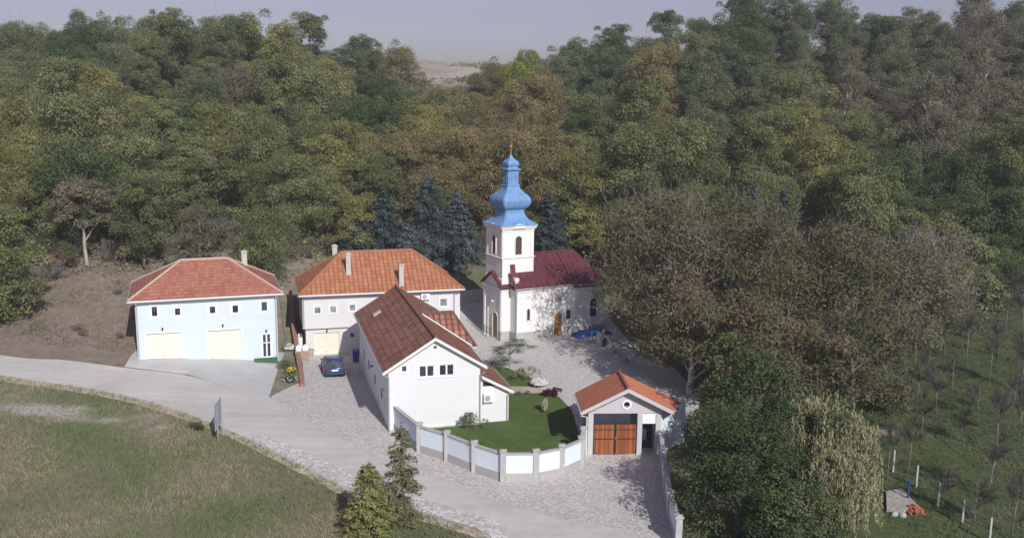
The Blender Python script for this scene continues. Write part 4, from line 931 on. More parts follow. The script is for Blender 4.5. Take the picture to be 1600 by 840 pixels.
MB().box(-.2, .2, -.2, .2, -1.5, 1.35).build('shaft', M['post_grey'], p); MB().box(-.27, .27, -.27, .27, 1.352, 1.45).build('cap', M['post_grey'], p); MB().lathe([(.12, 1.452), (.05, 1.55), (.14, 1.68), (.1, 1.82), (.01, 1.9)], 10).build('finial', M['post_grey'], p)

# brick retaining wall between the garden strip and the driveway
def sweep(pts, w, z0f, z1f, name, mat):
    t = MB(); rings = []
    for i, (x, y) in enumerate(pts):
        a = Vector(pts[max(i - 1, 0)]); b = Vector(pts[min(i + 1, len(pts) - 1)]); d = (b - a).normalized(); nrm = Vector((d.y, -d.x)) * w / 2
        g = zg(x, y); rings.append([(x - nrm.x, y - nrm.y, g + z0f), (x + nrm.x, y + nrm.y, g + z0f), (x + nrm.x, y + nrm.y, g + z1f(i)), (x - nrm.x, y - nrm.y, g + z1f(i))])
    return t.loft(rings).build(name, mat)
rw = sweep([(-16.4, 72.8), (-17.2, 76), (-18.1, 79.2), (-18.8, 82), (-20.0, 86), (-21.8, 92.5)], .38, -.8, lambda i: (.28, .4, .55, .7, .9, 1.1)[i], 'retaining_wall', M['brick_wall'])
tag(rw, 'low brown brick retaining wall between the garden strip and the driveway', 'wall')
rw = sweep([(-5.6, 95.2), (-2.5, 96.4), (1.5, 98.5)], .35, -1.0, lambda i: 1.25, 'retaining_wall', M['plinth'])
tag(rw, 'grey retaining wall in shadow behind the church porch', 'wall')

# ------------------------------------------------------------------ vegetation
LEAF = {
 'olive': leaf('leaves_olive', [(0.1, (0.046, 0.063, 0.028)), (0.5, (0.090, 0.103, 0.044)), (0.9, (0.148, 0.150, 0.070))]),
 'dark': leaf('leaves_dark_green', [(0.1, (0.028, 0.044, 0.021)), (0.5, (0.050, 0.072, 0.031)), (0.9, (0.088, 0.108, 0.046))]),
 'yellow': leaf('leaves_yellow_green', [(0.1, (0.076, 0.084, 0.032)), (0.5, (0.122, 0.122, 0.046)), (0.9, (0.178, 0.160, 0.064))]),
 'gold': leaf('leaves_golden_brown', [(0.1, (0.072, 0.070, 0.034)), (0.5, (0.114, 0.101, 0.048)), (0.9, (0.168, 0.132, 0.064))]),
 'grey': leaf('leaves_faded_grey_green', [(0.1, (0.070, 0.064, 0.046)), (0.5, (0.098, 0.090, 0.056)), (0.9, (0.135, 0.120, 0.075))]),
 'blue': leaf('leaves_blue_green', [(0.1, (0.046, 0.062, 0.036)), (0.5, (0.076, 0.091, 0.049)), (0.9, (0.115, 0.123, 0.066))]),
 'fresh': leaf('leaves_fresh_green', [(0.1, (0.060, 0.085, 0.018)), (0.5, (0.100, 0.125, 0.026)), (0.9, (0.165, 0.165, 0.042))]),
 'walnut': leaf('leaves_withering', [(0.1, (0.046, 0.050, 0.026)), (0.4, (0.068, 0.070, 0.034)), (0.7, (0.086, 0.076, 0.042)), (0.95, (0.108, 0.084, 0.055))]),
 'nearg': leaf('leaves_deep_green', [(0.1, (0.030, 0.046, 0.020)), (0.5, (0.052, 0.073, 0.031)), (0.9, (0.092, 0.108, 0.050))], .35, .32, 1.6),
 'willow': leaf('leaves_willow', [(0.1, (0.120, 0.122, 0.068)), (0.5, (0.185, 0.182, 0.105)), (0.9, (0.26, 0.245, 0.15))], .35, .32, 1.7),
 'spruce': leaf('needles_blue_spruce', [(0.1, (0.045, 0.066, 0.066)), (0.5, (0.082, 0.110, 0.110)), (0.9, (0.150, 0.175, 0.175))], 0.4, 0.1, 0.95),
 'thuja': leaf('needles_green', [(0.1, (0.060, 0.072, 0.026)), (0.5, (0.105, 0.112, 0.042)), (0.9, (0.165, 0.155, 0.065))], 0.2, 0.15),
 'sparse': leaf('needles_thin_fir', [(0.1, (0.085, 0.070, 0.045)), (0.4, (0.072, 0.078, 0.036)), (0.9, (0.125, 0.125, 0.065))], 0.1, 0.15),
 'twig': leaf('bare_twigs', [(0.1, (0.105, 0.092, 0.080)), (0.5, (0.150, 0.132, 0.118)), (0.9, (0.215, 0.192, 0.172))], 0.3, 0.0, 1.15),
 'maroonleaf': leaf('dark_red_leaves', [(0.1, (0.045, 0.012, 0.018)), (0.9, (0.11, 0.032, 0.040))], 0.2, 0.2, 1.0),
 'sapling': leaf('dark_grey_twigs', [(0.1, (0.060, 0.052, 0.050)), (0.9, (0.12, 0.105, 0.10))], 0.3, 0.0, 1.0),
 'redtwig': leaf('red_brown_twigs', [(0.1, (0.10, 0.035, 0.035)), (0.5, (0.14, 0.055, 0.050)), (0.9, (0.19, 0.10, 0.085))], 0.2, 0.1),
 'white': leaf('white_petals', [(0.1, (0.6, 0.6, 0.55)), (0.9, (0.85, 0.85, 0.82))], 0.1, 0.2, 1.0),
 'flower': leaf('yellow_petals', [(0.1, (0.5, 0.40, 0.04)), (0.9, (0.7, 0.58, 0.09))], 0.1, 0.2, 1.0),
 'dryleaf': leaf('dry_pale_stems', [(0.1, (0.16, 0.15, 0.10)), (0.9, (0.30, 0.28, 0.21))], 0.1, 0.2),
}
def unit(v): return v / (np.linalg.norm(v, axis=1, keepdims=True) + 1e-9)
def quads(rng, P, nrm, size, aspect=0.62):
    """leaf sized four-cornered faces at P facing nrm"""
    n = len(P); nrm = unit(nrm); t = unit(np.cross(nrm, rng.normal(size=(n, 3)))); b = np.cross(nrm, t)
    s = size * rng.uniform(.55, 1.35, (n, 1)); a = t * s; c = b * s * aspect
    V = np.stack([P - a, P + c * .9 + a * .1, P + a, P - c * .9 + a * .1], 1).reshape(-1, 3)
    return V, np.arange(4 * n).reshape(n, 4)
def strips(rng, A, B, w):
    """thin straight twigs from A to B"""
    n = len(A); d = unit(B - A); s = unit(np.cross(d, rng.normal(size=(n, 3)))) * w
    V = np.stack([A - s, A + s, B + s * .35, B - s * .35], 1).reshape(-1, 3); return V, np.arange(4 * n).reshape(n, 4)
class Cloud:
    def __init__(s): s.V, s.F, s.T, s.M, s.n = [], [], [], [], 0
    def add(s, VF, tint, mi=0):
        V, F = VF; s.V.append(V); s.F.append(F + s.n); s.n += len(V); s.T.append(np.asarray(tint)); s.M.append(np.full(len(F), mi)); return s
    def build(s, name, mats, parent=None): return arr_mesh(name, np.concatenate(s.V), np.concatenate(s.F), mats, np.concatenate(s.T), parent, np.concatenate(s.M))
def clump_leaves(cl, rng, C, rad, n, size, flat=0.7, tint=None, up=.35, mi=0, inner=.45):
    for i, (c, r) in enumerate(zip(C, rad)):
        k = max(4, int(n * (r / np.mean(rad)) ** 2)); d = unit(rng.normal(size=(k, 3))); d[:, 2] = np.where(d[:, 2] < -.5, -d[:, 2], d[:, 2])
        rr = r * (inner + (1.08 - inner) * rng.random((k, 1)) ** .6) * np.where(rng.random((k, 1)) < .14, rng.uniform(1.1, 1.45, (k, 1)), 1)
        P = c + d * rr * np.array([1, 1, flat]); nr = d * .7 + rng.normal(size=(k, 3)) * .55 + np.array([0, 0, up])
        t0 = .5 if tint is None else tint[i]; cl.add(quads(rng, P, nr, size), t0 + rng.normal(size=k) * .075, mi)
def make_tree(label, cat, mat, seed, h=9, r=3.6, base=.28, limbs=7, per=6, leaves=55, size=.24, flat=.62, bark='bark', fill=1.0, twigs=0, ttw=.018, shape=1.0, tr=.16, group=None, name='tree', lean=.05, crad=(.15, .32), twig_mat='twig', twig_len=1.0, inner=.45):
    rng = np.random.default_rng(seed); t = thing(name, label, cat, (0, 0, 0), 0, group)
    top = np.array([rng.normal() * lean * h, rng.normal() * lean * h, h * .78]); tk = MB()
    tp = lambda f: np.array([top[0] * f ** 1.5 + .12 * math.sin(f * 5 + seed), top[1] * f ** 1.5 + .12 * math.cos(f * 4 + seed), -.6 + f * (top[2] + .6)])
    tk.tube([tp(f) for f in np.linspace(0, 1, 8)], [tr * (1.25 - f) ** .9 for f in np.linspace(0, 1, 8)], 6)
    C, rad = [], []; ends = []
    for i in range(limbs):
        az = 2 * math.pi * (i * .382 + rng.uniform(-.06, .06)); f = base + (1 - base) * (i + rng.uniform(0, .8)) / limbs
        a = tp(min(.95, f * .85)); u = (f - base) / (1 - base)
        rho = r * (1 - abs(u * 1.25 - .42) ** 1.8 * .75) * rng.uniform(.72, 1.08) * shape
        e = np.array([math.cos(az) * rho * .72, math.sin(az) * rho * .72, h * (base + (1 - base) * (u * .78 + .08)) + rng.normal() * .2])
        e[:2] += a[:2]; m = (a + e) / 2 + np.array([0, 0, .25 * rho * .3])
        tk.tube([a, m, e], [tr * .48 * (1.1 - u * .5), tr * .3 * (1.1 - u * .5), tr * .1], 5, cap=False); ends.append((m, e))
        for j in range(per):
            p = m + (e - m) * rng.uniform(.1, 1.25) + np.clip(rng.normal(size=3), -1.5, 1.5) * np.array([.30, .30, .20]) * r
            C.append(p); rad.append(r * rng.uniform(*crad))
            if j < 4: tk.tube([m + (e - m) * rng.uniform(.2, .8), p], [tr * .16, tr * .05], 4, cap=False)
    for j in range(max(1, per)):
        C.append(np.array([top[0], top[1], h * .84]) + np.clip(rng.normal(size=3), -1.3, 1.3) * np.array([.24, .24, .09]) * r * 1.2); rad.append(r * rng.uniform(*crad))
    C, rad = np.array(C), np.array(rad)
    cl = Cloud(); tint = rng.normal(size=len(C)) * .17 + .5
    if leaves: clump_leaves(cl, rng, C, rad, leaves * fill, size, flat, tint, inner=inner)
    if twigs:
        k = rng.integers(0, len(C), twigs); d = unit(rng.normal(size=(twigs, 3)) + np.array([0, 0, .7]) + unit(C[k] - np.array([0, 0, h * .45])) * .8)
        A = C[k] + rng.normal(size=(twigs, 3)) * rad[k][:, None] * .6; B = A + d * rng.uniform(.4, 1.3, (twigs, 1)) * twig_len * r * .24
        cl.add(strips(rng, A, B, ttw), rng.random(twigs), 1)
        B2 = B + unit(d + rng.normal(size=(twigs, 3)) * .6) * rng.uniform(.3, .8, (twigs, 1)) * twig_len * r * .16
        cl.add(strips(rng, A * .4 + B * .6, B2, ttw * .7), rng.random(twigs), 1)
    tk.build('trunk', M[bark], t, smooth=True)
    cl.build('crown', [LEAF[mat], LEAF[twig_mat]], t)
    return t
def place(t, x, y, s=1.0, rz=0.0, z=None, sz=None, first=False):
    o = t if first else copy_tree(t)
    o.location = (x, y, zg(x, y) if z is None else z); o.rotation_euler = (0, 0, rz); o.scale = (s, s, s if sz is None else sz); return o

# --- the wood on the slope: one prototype of each look, copied tree by tree
LOOK = {'olive': 'olive green', 'dark': 'dark green', 'yellow': 'yellow green', 'gold': 'golden brown', 'grey': 'half-bare grey', 'blue': 'bluish green', 'fresh': 'bright green'}
PROTO = {
 'olive': [make_tree('x', 'tree', 'olive', 11, 8.6, 4.6, .16, 9, 7, 267, .105, .78), make_tree('x', 'tree', 'olive', 12, 10.4, 3.6, .2, 10, 6, 267, .105, .72), make_tree('x', 'tree', 'olive', 13, 8.0, 4.9, .15, 9, 7, 267, .105, .7, twigs=160)],
 'dark': [make_tree('x', 'tree', 'dark', 21, 8.8, 4.2, .12, 9, 7, 333, .105, .8), make_tree('x', 'tree', 'dark', 22, 7.8, 4.5, .1, 9, 7, 333, .105, .8)],
 'yellow': [make_tree('x', 'tree', 'yellow', 31, 8.0, 4.3, .14, 9, 7, 267, .105, .78), make_tree('x', 'tree', 'yellow', 32, 8.8, 4.0, .15, 9, 7, 244, .105, .72)],
 'gold': [make_tree('x', 'tree', 'gold', 41, 8.4, 5.0, .14, 9, 8, 288, .105, .72, twigs=160), make_tree('x', 'tree', 'gold', 42, 7.8, 4.6, .14, 9, 8, 267, .105, .72, twigs=200)],
 'grey': [make_tree('x', 'tree', 'grey', 51, 11.0, 3.4, .32, 9, 7, 110, .115, .7, 'bark_pale', twigs=500, ttw=.016), make_tree('x', 'tree', 'grey', 52, 8.2, 4.4, .18, 9, 7, 157, .115, .6, 'bark_grey', twigs=400, ttw=.016)],
 'blue': [make_tree('x', 'tree', 'blue', 61, 8.8, 4.6, .14, 9, 7, 288, .105, .72), make_tree('x', 'tree', 'blue', 62, 10.6, 3.6, .2, 9, 7, 267, .105, .78)],
 'fresh': [make_tree('x', 'tree', 'fresh', 71, 7.8, 4.2, .1, 9, 7, 288, .105, .72)],
}
ANCH = [(20,100,'olive'),(100,60,'dark'),(150,110,'blue'),(60,140,'olive'),(110,200,'olive'),(210,110,'olive'),(200,170,'yellow'),(40,190,'yellow'),(20,230,'yellow'),(300,50,'olive'),(370,50,'olive'),(440,50,'olive'),(490,60,'olive'),(540,75,'blue'),(410,90,'yellow'),
 (330,170,'grey'),(300,180,'dark'),(250,150,'olive'),(320,190,'yellow'),(240,230,'olive'),(140,310,'dark'),(170,290,'olive'),(290,280,'olive'),(370,260,'olive'),(400,200,'olive'),(470,130,'yellow'),(540,160,'dark'),(480,200,'olive'),(460,290,'olive'),(550,250,'yellow'),(520,320,'yellow'),(420,330,'olive'),(350,330,'grey'),(650,130,'gold'),(720,130,'gold'),(690,150,'olive'),
 (640,220,'gold'),(690,210,'yellow'),(600,270,'olive'),(820,110,'fresh'),(810,160,'gold'),(850,190,'gold'),(760,250,'gold'),(900,130,'blue'),(930,80,'dark'),(1000,70,'olive'),(1010,140,'gold'),(1060,120,'gold'),(1040,200,'blue'),(960,210,'olive'),(880,250,'olive'),(870,280,'yellow'),(1080,60,'olive'),(1130,50,'dark'),(1120,150,'blue'),(1150,220,'olive'),
 (1220,70,'grey'),(1260,60,'blue'),(1310,70,'blue'),(1360,40,'dark'),(1420,40,'grey'),(1500,30,'grey'),(1470,80,'blue'),(1250,120,'olive'),(1330,140,'grey'),(1350,180,'olive'),(1250,220,'yellow'),(1280,270,'yellow'),(1420,170,'grey'),(1500,150,'grey'),(1540,190,'grey'),(1560,120,'grey'),(1590,200,'olive'),(1450,210,'grey'),(1230,190,'olive'),(1380,330,'olive'),(1350,360,'olive'),(1450,290,'dark'),(1500,300,'dark'),(1560,330,'dark'),(1550,250,'olive'),(1590,60,'blue'),(1180,300,'olive')]
COLS = [(110, "left of the blue house's roof"), (215, "above the blue house's left end"), (300, "above the blue house's ridge"), (385, "above the blue house's right end"), (470, 'between the blue and orange roofs'), (560, "above the orange roof's left half"), (640, 'above the small blue spruces'), (725, 'above the tallest blue spruce'), (790, "left of the church tower's dome"),
        (850, "right of the church tower's dome"), (930, 'above the maroon church roof'), (1010, "above the church's east end"), (1090, 'above the greyest walnut crown'), (1180, "above the gatehouse's right wall"), (1270, 'above the weeping willow'), (1350, "above the willow's right side"), (1430, 'above the felled log'), (1510, "above the orchard's middle"), (1900, "above the orchard's far right")]
ROWS = [(113, "at the wood's foot"), (132, 'low on the slope'), (152, 'halfway up the slope'), (172, 'high on the slope'), (999, 'on the skyline')]
HIDDEN = {1, 159, 203, 217, 232, 336, 347, 358, 359, 164, 194, 213}      # wholly behind other trees
def treeline(x):
    return np.interp(x, [-80, -60, -48, -42, -37, -31, -26, -20, -12, -6, 2, 12, 20, 30, 42, 60, 80], [90, 88, 90, 96.5, 95.5, 93.5, 94, 97, 104, 110, 108, 103, 97, 92, 92, 97, 100])
rngF = random.Random(5); spots = []
y = 90.0; row = 0
while y < 201:
    step = 6.9 + (y - 96) * .012; half = y * .60 + 6; x = -half + (row % 2) * step * .5
    while x < half:
        px, py = x + rngF.uniform(-1.5, 1.5), y + rngF.uniform(-1.4, 1.4)
        sx = pix((px, py, zg(px, py) + 4))[0]; ok = py > treeline(px) and not (py > 168 and 625 < sx < 750)
        if ok: spots.append((px, py))
        x += step * 1.06
    y += step * .92; row += 1
records = []; used = set()
for i, (x, y) in enumerate(spots):
    z = zg(x, y); px, py = pix((x, y, z + 7)); best = min(ANCH, key=lambda a: ((a[0] - px) / 1.0) ** 2 + ((a[1] - py) * 1.3) ** 2 + rngF.uniform(0, 900))
    kind = best[2]; v = rngF.randrange(len(PROTO[kind])); s = rngF.uniform(.80, 1.24); sz = s * rngF.uniform(.78, 1.32); rz = rngF.uniform(0, 6.28)
    if y < treeline(x) + 5: s *= .74; sz *= .70
    if i in HIDDEN or not -50 < px < 1650: continue
    key = (kind, v); o = place(PROTO[kind][v], x, y, s, rz, z - .1, sz, first=key not in used); used.add(key); o.name = 'tree'
    col = next(n for lim, n in COLS if px < lim); rw_ = next(n for lim, n in ROWS if y < lim)
    o['group'] = 'trees of the wooded slope'; o['category'] = 'tree'; records.append((o, LOOK[kind], rw_, col, px, i))
byl = {}
for rec in records: byl.setdefault(f'{rec[1]} tree {rec[2]}, {rec[3]}', []).append(rec)
ORD = ['leftmost', 'second from left', 'third from left', 'fourth from left', 'fifth from left', 'sixth from left', 'seventh from left', 'eighth from left', 'ninth from left', 'tenth from left', 'eleventh from left', 'twelfth from left', 'thirteenth from left']
for lab, rs in byl.items():
    rs.sort(key=lambda r_: r_[4])
    for k, r_ in enumerate(rs): k = min(k, 12); r_[0]['label'] = lab if len(rs) == 1 else (lab + ', ' + (ORD[k] if len(rs) > 2 else ('left one' if k == 0 else 'right one')))
for k_, L_ in PROTO.items():
    for v, o in enumerate(L_):
        if (k_, v) not in used:
            for c in list(o.children): bpy.data.objects.remove(c)
            bpy.data.objects.remove(o)

# --- undergrowth under the wood, one mass nobody could count
def scatter(name, n, inside_f, xr, yr, hmin, hmax, mats, size, seed, tufts=False, lab=None, wmix=None):
    rng = np.random.default_rng(seed); x = rng.uniform(*xr, n); y = rng.uniform(*yr, n); m = inside_f(x, y); x, y = x[m], y[m]; z = zs(x, y); k = len(x)
    cl = Cloud()
    if tufts:
        for j in range(3):
            A = np.stack([x, y, z - .03], 1) + rng.normal(size=(k, 3)) * np.array([.09, .09, 0]); h = rng.uniform(hmin, hmax, (k, 1)); d = np.concatenate([rng.normal(size=(k, 2)) * .5, np.ones((k, 1))], 1)
            cl.add(strips(rng, A, A + d * h, size), np.clip(.5 + .35 * np.sin(x * .5 + 2 * np.sin(y * .31)) + rng.normal(size=k) * .2, 0, 1))
    else:
        P = np.stack([x, y, z + rng.uniform(hmin, hmax, k) * (0.5 + .5 * np.sin(x * .9) * np.sin(y * .8))], 1)
        cl.add(quads(rng, P, rng.normal(size=(k, 3)) + np.array([0, -.3, .7]), size), np.clip(.5 + .3 * np.sin(x * .33 + y * .21) + rng.normal(size=k) * .2, 0, 1))
    return tag(cl.build(name, mats), kind='stuff')
scatter('undergrowth', 90000, lambda x, y: (y > treeline(x) - 1.0) & (np.abs(x) < y * .6 + 5), (-120, 120), (86, 205), 0, 2.2, [LEAF['grey']], .2, 3)
scatter('undergrowth', 70000, lambda x, y: (y > treeline(x) - 2.0) & (np.abs(x) < y * .6 + 5), (-120, 120), (86, 205), 0.3, 3.4, [LEAF['olive']], .2, 4)
scatter('plateau_scrub', 26000, lambda x, y: (np.sin(x * .21 + 1.7 * np.sin(y * .11)) + np.sin(y * .19 + x * .07) > .55) & (y > 200), (-70, 50), (200, 341), 0, 1.5, [LEAF['blue']], .42, 6)

# ------------------------------------------------------------------ conifers
def make_conifer(label, cat, mat, seed, h, r, whorls=16, per=7, dens=70, size=.13, droop=.35, gap=0.0, bark='bark', group=None, name='spruce', base=.04, power=.85, wide=.30):
    rng = np.random.default_rng(seed); t = thing(name, label, cat, (0, 0, 0), 0, group); tk = MB()
    tk.tube([(0, 0, -.6), (.02 * h * rng.normal() * .4, 0, h * .5), (0, 0, h * .985)], [.022 * h, .014 * h, .003 * h], 6); cl = Cloud()
    for w in range(whorls):
        f = base + (1 - base) * (w / whorls) ** 1.0; L0 = r * (1 - f) ** power + .08 * r
        for j in range(per):
            if rng.random() < gap: continue
            az = rng.uniform(0, 6.283); L = L0 * rng.uniform(.7, 1.12); z0 = h * (f + rng.uniform(-.02, .02)); k = max(6, int(dens * (L / r + .12)))
            u = rng.random(k) ** .75; d = np.array([math.cos(az), math.sin(az)]); sd = np.array([-d[1], d[0]])
            zz = z0 - droop * L * u ** 1.5 + .12 * L * np.maximum(0, u - .75) * 2; off = rng.normal(size=k) * L * wide * (1.05 - u) * .9
            P = np.stack([d[0] * L * u + sd[0] * off, d[1] * L * u + sd[1] * off, zz - np.abs(off) * .25 + rng.normal(size=k) * .05 * L], 1)
            nr = np.stack([np.full(k, d[0] * .5), np.full(k, d[1] * .5), np.full(k, .9)], 1) + rng.normal(size=(k, 3)) * .55
            cl.add(quads(rng, P, nr, size, .5), .42 + rng.normal() * .10 + .25 * (u - .5) + rng.normal(size=k) * .12)
            if w % 2 == 0: tk.tube([(0, 0, z0), (d[0] * L * .8, d[1] * L * .8, z0 - droop * L * .6)], [.006 * h * (1.2 - f), .002 * h], 4, cap=False)
    k = 40; P = np.stack([rng.normal(size=k) * .03 * r, rng.normal(size=k) * .03 * r, h * rng.uniform(.93, 1.03, k)], 1); cl.add(quads(rng, P, rng.normal(size=(k, 3)), size * .8, .5), np.full(k, .6))
    tk.build('trunk', M[bark], t, smooth=True); cl.build('crown', LEAF[mat], t); return t
for k, (lab, px, py, X, Y, h, r, seed) in enumerate((
    ('tallest blue spruce, rising behind the right end of the orange tiled roof', 0, 0, -9.0, 103.5, 9.6, 4.4, 1), ('slim blue spruce left of the tallest one behind the orange roof', 0, 0, -14.0, 104, 7.6, 3.0, 2),
    ('small pale silvery blue spruce in front of the tallest spruce', 0, 0, -10.9, 99.5, 5.6, 2.8, 3), ('low blue spruce at the left behind the orange roof ridge', 0, 0, -17.4, 103.5, 5.4, 2.8, 4),
    ('dark blue spruce beside the tallest one, on its shaded right side', 0, 0, -6.0, 105.5, 7.8, 3.2, 5), ('blue spruce directly behind the church tower', 0, 0, 3.9, 104.5, 9.0, 3.0, 6),
    ('pale silvery spruce tip showing between the brown walnut crowns', 0, 0, 24.0, 96.5, 12.6, 3.0, 7), ('shorter silvery spruce tip right of the other among the walnuts', 0, 0, 27.6, 97.5, 11.4, 2.6, 8))):
    o = make_conifer(lab, 'spruce tree', 'spruce', 200 + seed, h, r, 20, 9, 190, .12, .26, group='blue spruces', power=.72, wide=.36); o.location = (X, Y, zg(X, Y))
o = make_conifer('bushy green conifer at the road verge beside a thinner fir', 'conifer', 'thuja', 301, 4.35, 1.75, 17, 9, 150, .075, .05, 0, name='conifer', power=.62, wide=.42); o.location = (-7.5, 48.5, zg(-7.5, 48.5) - .1)
o = make_conifer('thin ragged fir with gaps between its branches, right of the bushy conifer', 'conifer', 'sparse', 302, 5.75, 1.4, 22, 7, 120, .07, .32, .36, name='fir_tree', power=.5, wide=.42); o.location = (-5.95, 50.1, zg(-5.95, 50.1) - .1)

# ------------------------------------------------------------------ walnuts, near trees, willow
for args in (
    ('tallest greyish walnut with bare upper twigs and pale trunk, right of the church', 'walnut', 401, 13.2, 77.0, 15.6, 6.2, dict(leaves=150, twigs=1900, ttw=.014, base=.2, limbs=13, bark='bark_grey', tr=.30, fill=1.1, size=.13)),
    ('brownish walnut with a limewashed trunk foot behind the gatehouse roof', 'walnut', 402, 13.6, 70.6, 8.4, 4.3, dict(leaves=140, twigs=500, ttw=.014, base=.28, limbs=10, bark='lime', tr=.24, fill=1.3, size=.12)),
    ('broad brown walnut in the middle of the walnut group', 'walnut', 403, 20.2, 77.5, 12.6, 6.2, dict(leaves=150, twigs=900, ttw=.014, base=.16, limbs=13, bark='bark_grey', tr=.28, fill=1.4, size=.13)),
    ('brown-leaved walnut right of the middle of the walnut group', 'walnut', 404, 27.0, 79.0, 11.8, 6.0, dict(leaves=140, twigs=1000, ttw=.014, base=.16, limbs=13, bark='bark_grey', tr=.28, fill=1.4, size=.13)),
    ('greyish olive walnut at the right end of the walnut group', 'grey', 405, 33.2, 80.5, 10.2, 5.2, dict(leaves=130, twigs=1300, ttw=.014, base=.16, limbs=12, bark='bark_grey', tr=.26, fill=1.3, size=.13)),
    ('half-bare walnut leaning over the east end of the church roof', 'walnut', 406, 12.9, 84.5, 10.5, 3.9, dict(leaves=150, twigs=700, ttw=.014, base=.18, limbs=11, bark='bark_grey', tr=.22, fill=1.1, size=.13)),
    ('dull olive walnut standing behind the middle of the walnut group', 'walnut', 407, 21.5, 90.0, 13.0, 5.2, dict(leaves=130, twigs=700, ttw=.014, base=.2, limbs=11, bark='bark_grey', tr=.26, fill=1.3, size=.14)),
    ('low brown walnut between the gatehouse and the dark green trees', 'walnut', 408, 18.2, 67.5, 8.2, 4.6, dict(leaves=150, twigs=500, ttw=.013, base=.12, limbs=11, bark='bark_grey', tr=.22, fill=1.4, size=.12)),
    ('reddish brown low walnut behind the weeping willow', 'walnut', 409, 25.2, 68.5, 7.4, 4.2, dict(leaves=120, twigs=700, ttw=.013, base=.1, limbs=10, bark='bark_grey', tr=.2, fill=1.3, size=.12)),
    ('grey-brown tree above the right end of the orchard wood edge', 'grey', 410, 38.5, 86.0, 10.0, 4.6, dict(leaves=90, twigs=1800, ttw=.018, base=.16, limbs=10, bark='bark_grey', tr=.2, fill=.7, size=.13)),
    ('dark green tree hiding the right side wall of the gatehouse', 'nearg', 411, 14.9, 56.9, 8.6, 3.4, dict(leaves=190, base=.06, limbs=12, per=7, tr=.2, fill=1.0, size=.10, flat=.75)),
    ('nearest dark green tree, right of the gate apron', 'nearg', 412, 12.4, 48.2, 7.4, 3.4, dict(leaves=240, base=.05, limbs=12, per=7, tr=.2, fill=1.0, size=.085, flat=.75)),
    ('dark green tree between the nearest tree and the willow', 'nearg', 413, 15.6, 52.0, 6.8, 3.0, dict(leaves=220, base=.05, limbs=11, per=7, tr=.18, fill=1.0, size=.09, flat=.75)),
    ('small dark green tree low at the bottom left of the willow', 'nearg', 414, 14.6, 45.2, 4.6, 2.4, dict(leaves=200, base=.05, limbs=10, per=6, tr=.15, fill=1.0, size=.085, flat=.75)),
    ('low leafy bush tree at the left edge beside the road', 'olive', 415, -46.2, 83.2, 7.0, 3.9, dict(leaves=170, base=.04, limbs=11, per=7, tr=.16, size=.12)),
    ('taller bush tree behind the low one at the left edge', 'olive', 416, -49.0, 91.0, 8.0, 4.4, dict(leaves=170, base=.05, limbs=11, per=7, tr=.16, size=.13)),
    ('twin pale-stemmed tree at the top of the bare earth bank', 'grey', 417, -43.6, 97.0, 9.0, 3.2, dict(leaves=150, twigs=500, base=.45, limbs=8, bark='bark_pale', tr=.2, size=.14)),
    ('young dark tree with pale trunk at the top of the earth bank', 'grey', 418, -40.0, 98.0, 8.0, 2.8, dict(leaves=150, twigs=400, base=.4, limbs=8, bark='bark_pale', tr=.13, size=.14)),
    ('vivid green climber-covered tree at the orchard wood edge', 'olive', 419, 45.5, 93.5, 6.6, 3.0, dict(leaves=170, base=.06, limbs=10, per=7, tr=.16, size=.14)),
    ('yellow leaved small tree behind the church roof ridge', 'yellow', 420, 8.2, 107, 6.5, 2.6, dict(leaves=120, base=.1, limbs=8, per=6, tr=.12, size=.14))):
    lab, mat, seed, x, y, h, r, kw = args; kw = dict(kw); kw.setdefault('per', 7); kw.setdefault('flat', .62)
    o = make_tree(lab, 'tree', mat, seed, h, r, kw.pop('base'), kw.pop('limbs'), kw.pop('per'), kw.pop('leaves'), kw.pop('size'), kw.pop('flat'), kw.pop('bark', 'bark'), name='tree' if mat != 'walnut' else 'walnut_tree', group='walnut trees' if mat == 'walnut' else None, **kw)
    o.location = (x, y, zg(x, y) - .1)
def willow(label, x, y, h, r, seed):
    rng = np.random.default_rng(seed); t = thing('willow_tree', label, 'willow', (x, y, zg(x, y))); tk = MB(); cl = Cloud()
    tk.tube([(0, 0, -.5), (.1, 0, h * .3), (-.1, .1, h * .62)], [.32, .26, .16], 7)
    for b in range(46):
        az = b * 2.399 + rng.uniform(-.2, .2); q = rng.uniform(.2, 1.0); L = r * q; top = h * (1.0 - .42 * q ** 2 + rng.uniform(-.06, .03)); d = np.array([math.cos(az), math.sin(az)])
        path = [(0, 0, h * .55), (d[0] * L * .4, d[1] * L * .4, top * .92), (d[0] * L * .8, d[1] * L * .8, top), (d[0] * L, d[1] * L, top - .3)]
        tk.tube(path, [.09, .05, .03, .015], 4, cap=False)
        for s in range(17):
            u = rng.uniform(.35, 1.05); c = np.array([d[0] * L * u, d[1] * L * u]) + rng.normal(size=2) * .30; z0 = top * (.9 + .12 * u) + rng.normal() * .12; ln = rng.uniform(.35, .95) * (z0 - .3) * (.45 + .55 * q); k = int(16 + ln * 13)
            f = rng.random(k); sway = rng.normal(size=2) * .18
            P = np.stack([c[0] + sway[0] * f + rng.normal(size=k) * .035, c[1] + sway[1] * f + rng.normal(size=k) * .035, z0 - ln * f], 1)
            dn = unit(np.stack([rng.normal(size=k) * .35, rng.normal(size=k) * .35, -np.ones(k)], 1))
            cl.add(strips(rng, P, P + dn * rng.uniform(.12, .26, (k, 1)), .030), np.clip(.5 + rng.normal() * .16 + rng.normal(size=k) * .12, 0, 1))
    tk.build('trunk', M['bark'], t, smooth=True); cl.build('crown', LEAF['willow'], t); return t
willow('pale green weeping willow with hanging strands at the orchard fence', 17.6, 51.4, 6.7, 3.7, 501)
willow('shorter weeping willow in front, its strands reaching the lower picture edge', 17.2, 47.4, 5.2, 2.7, 502)

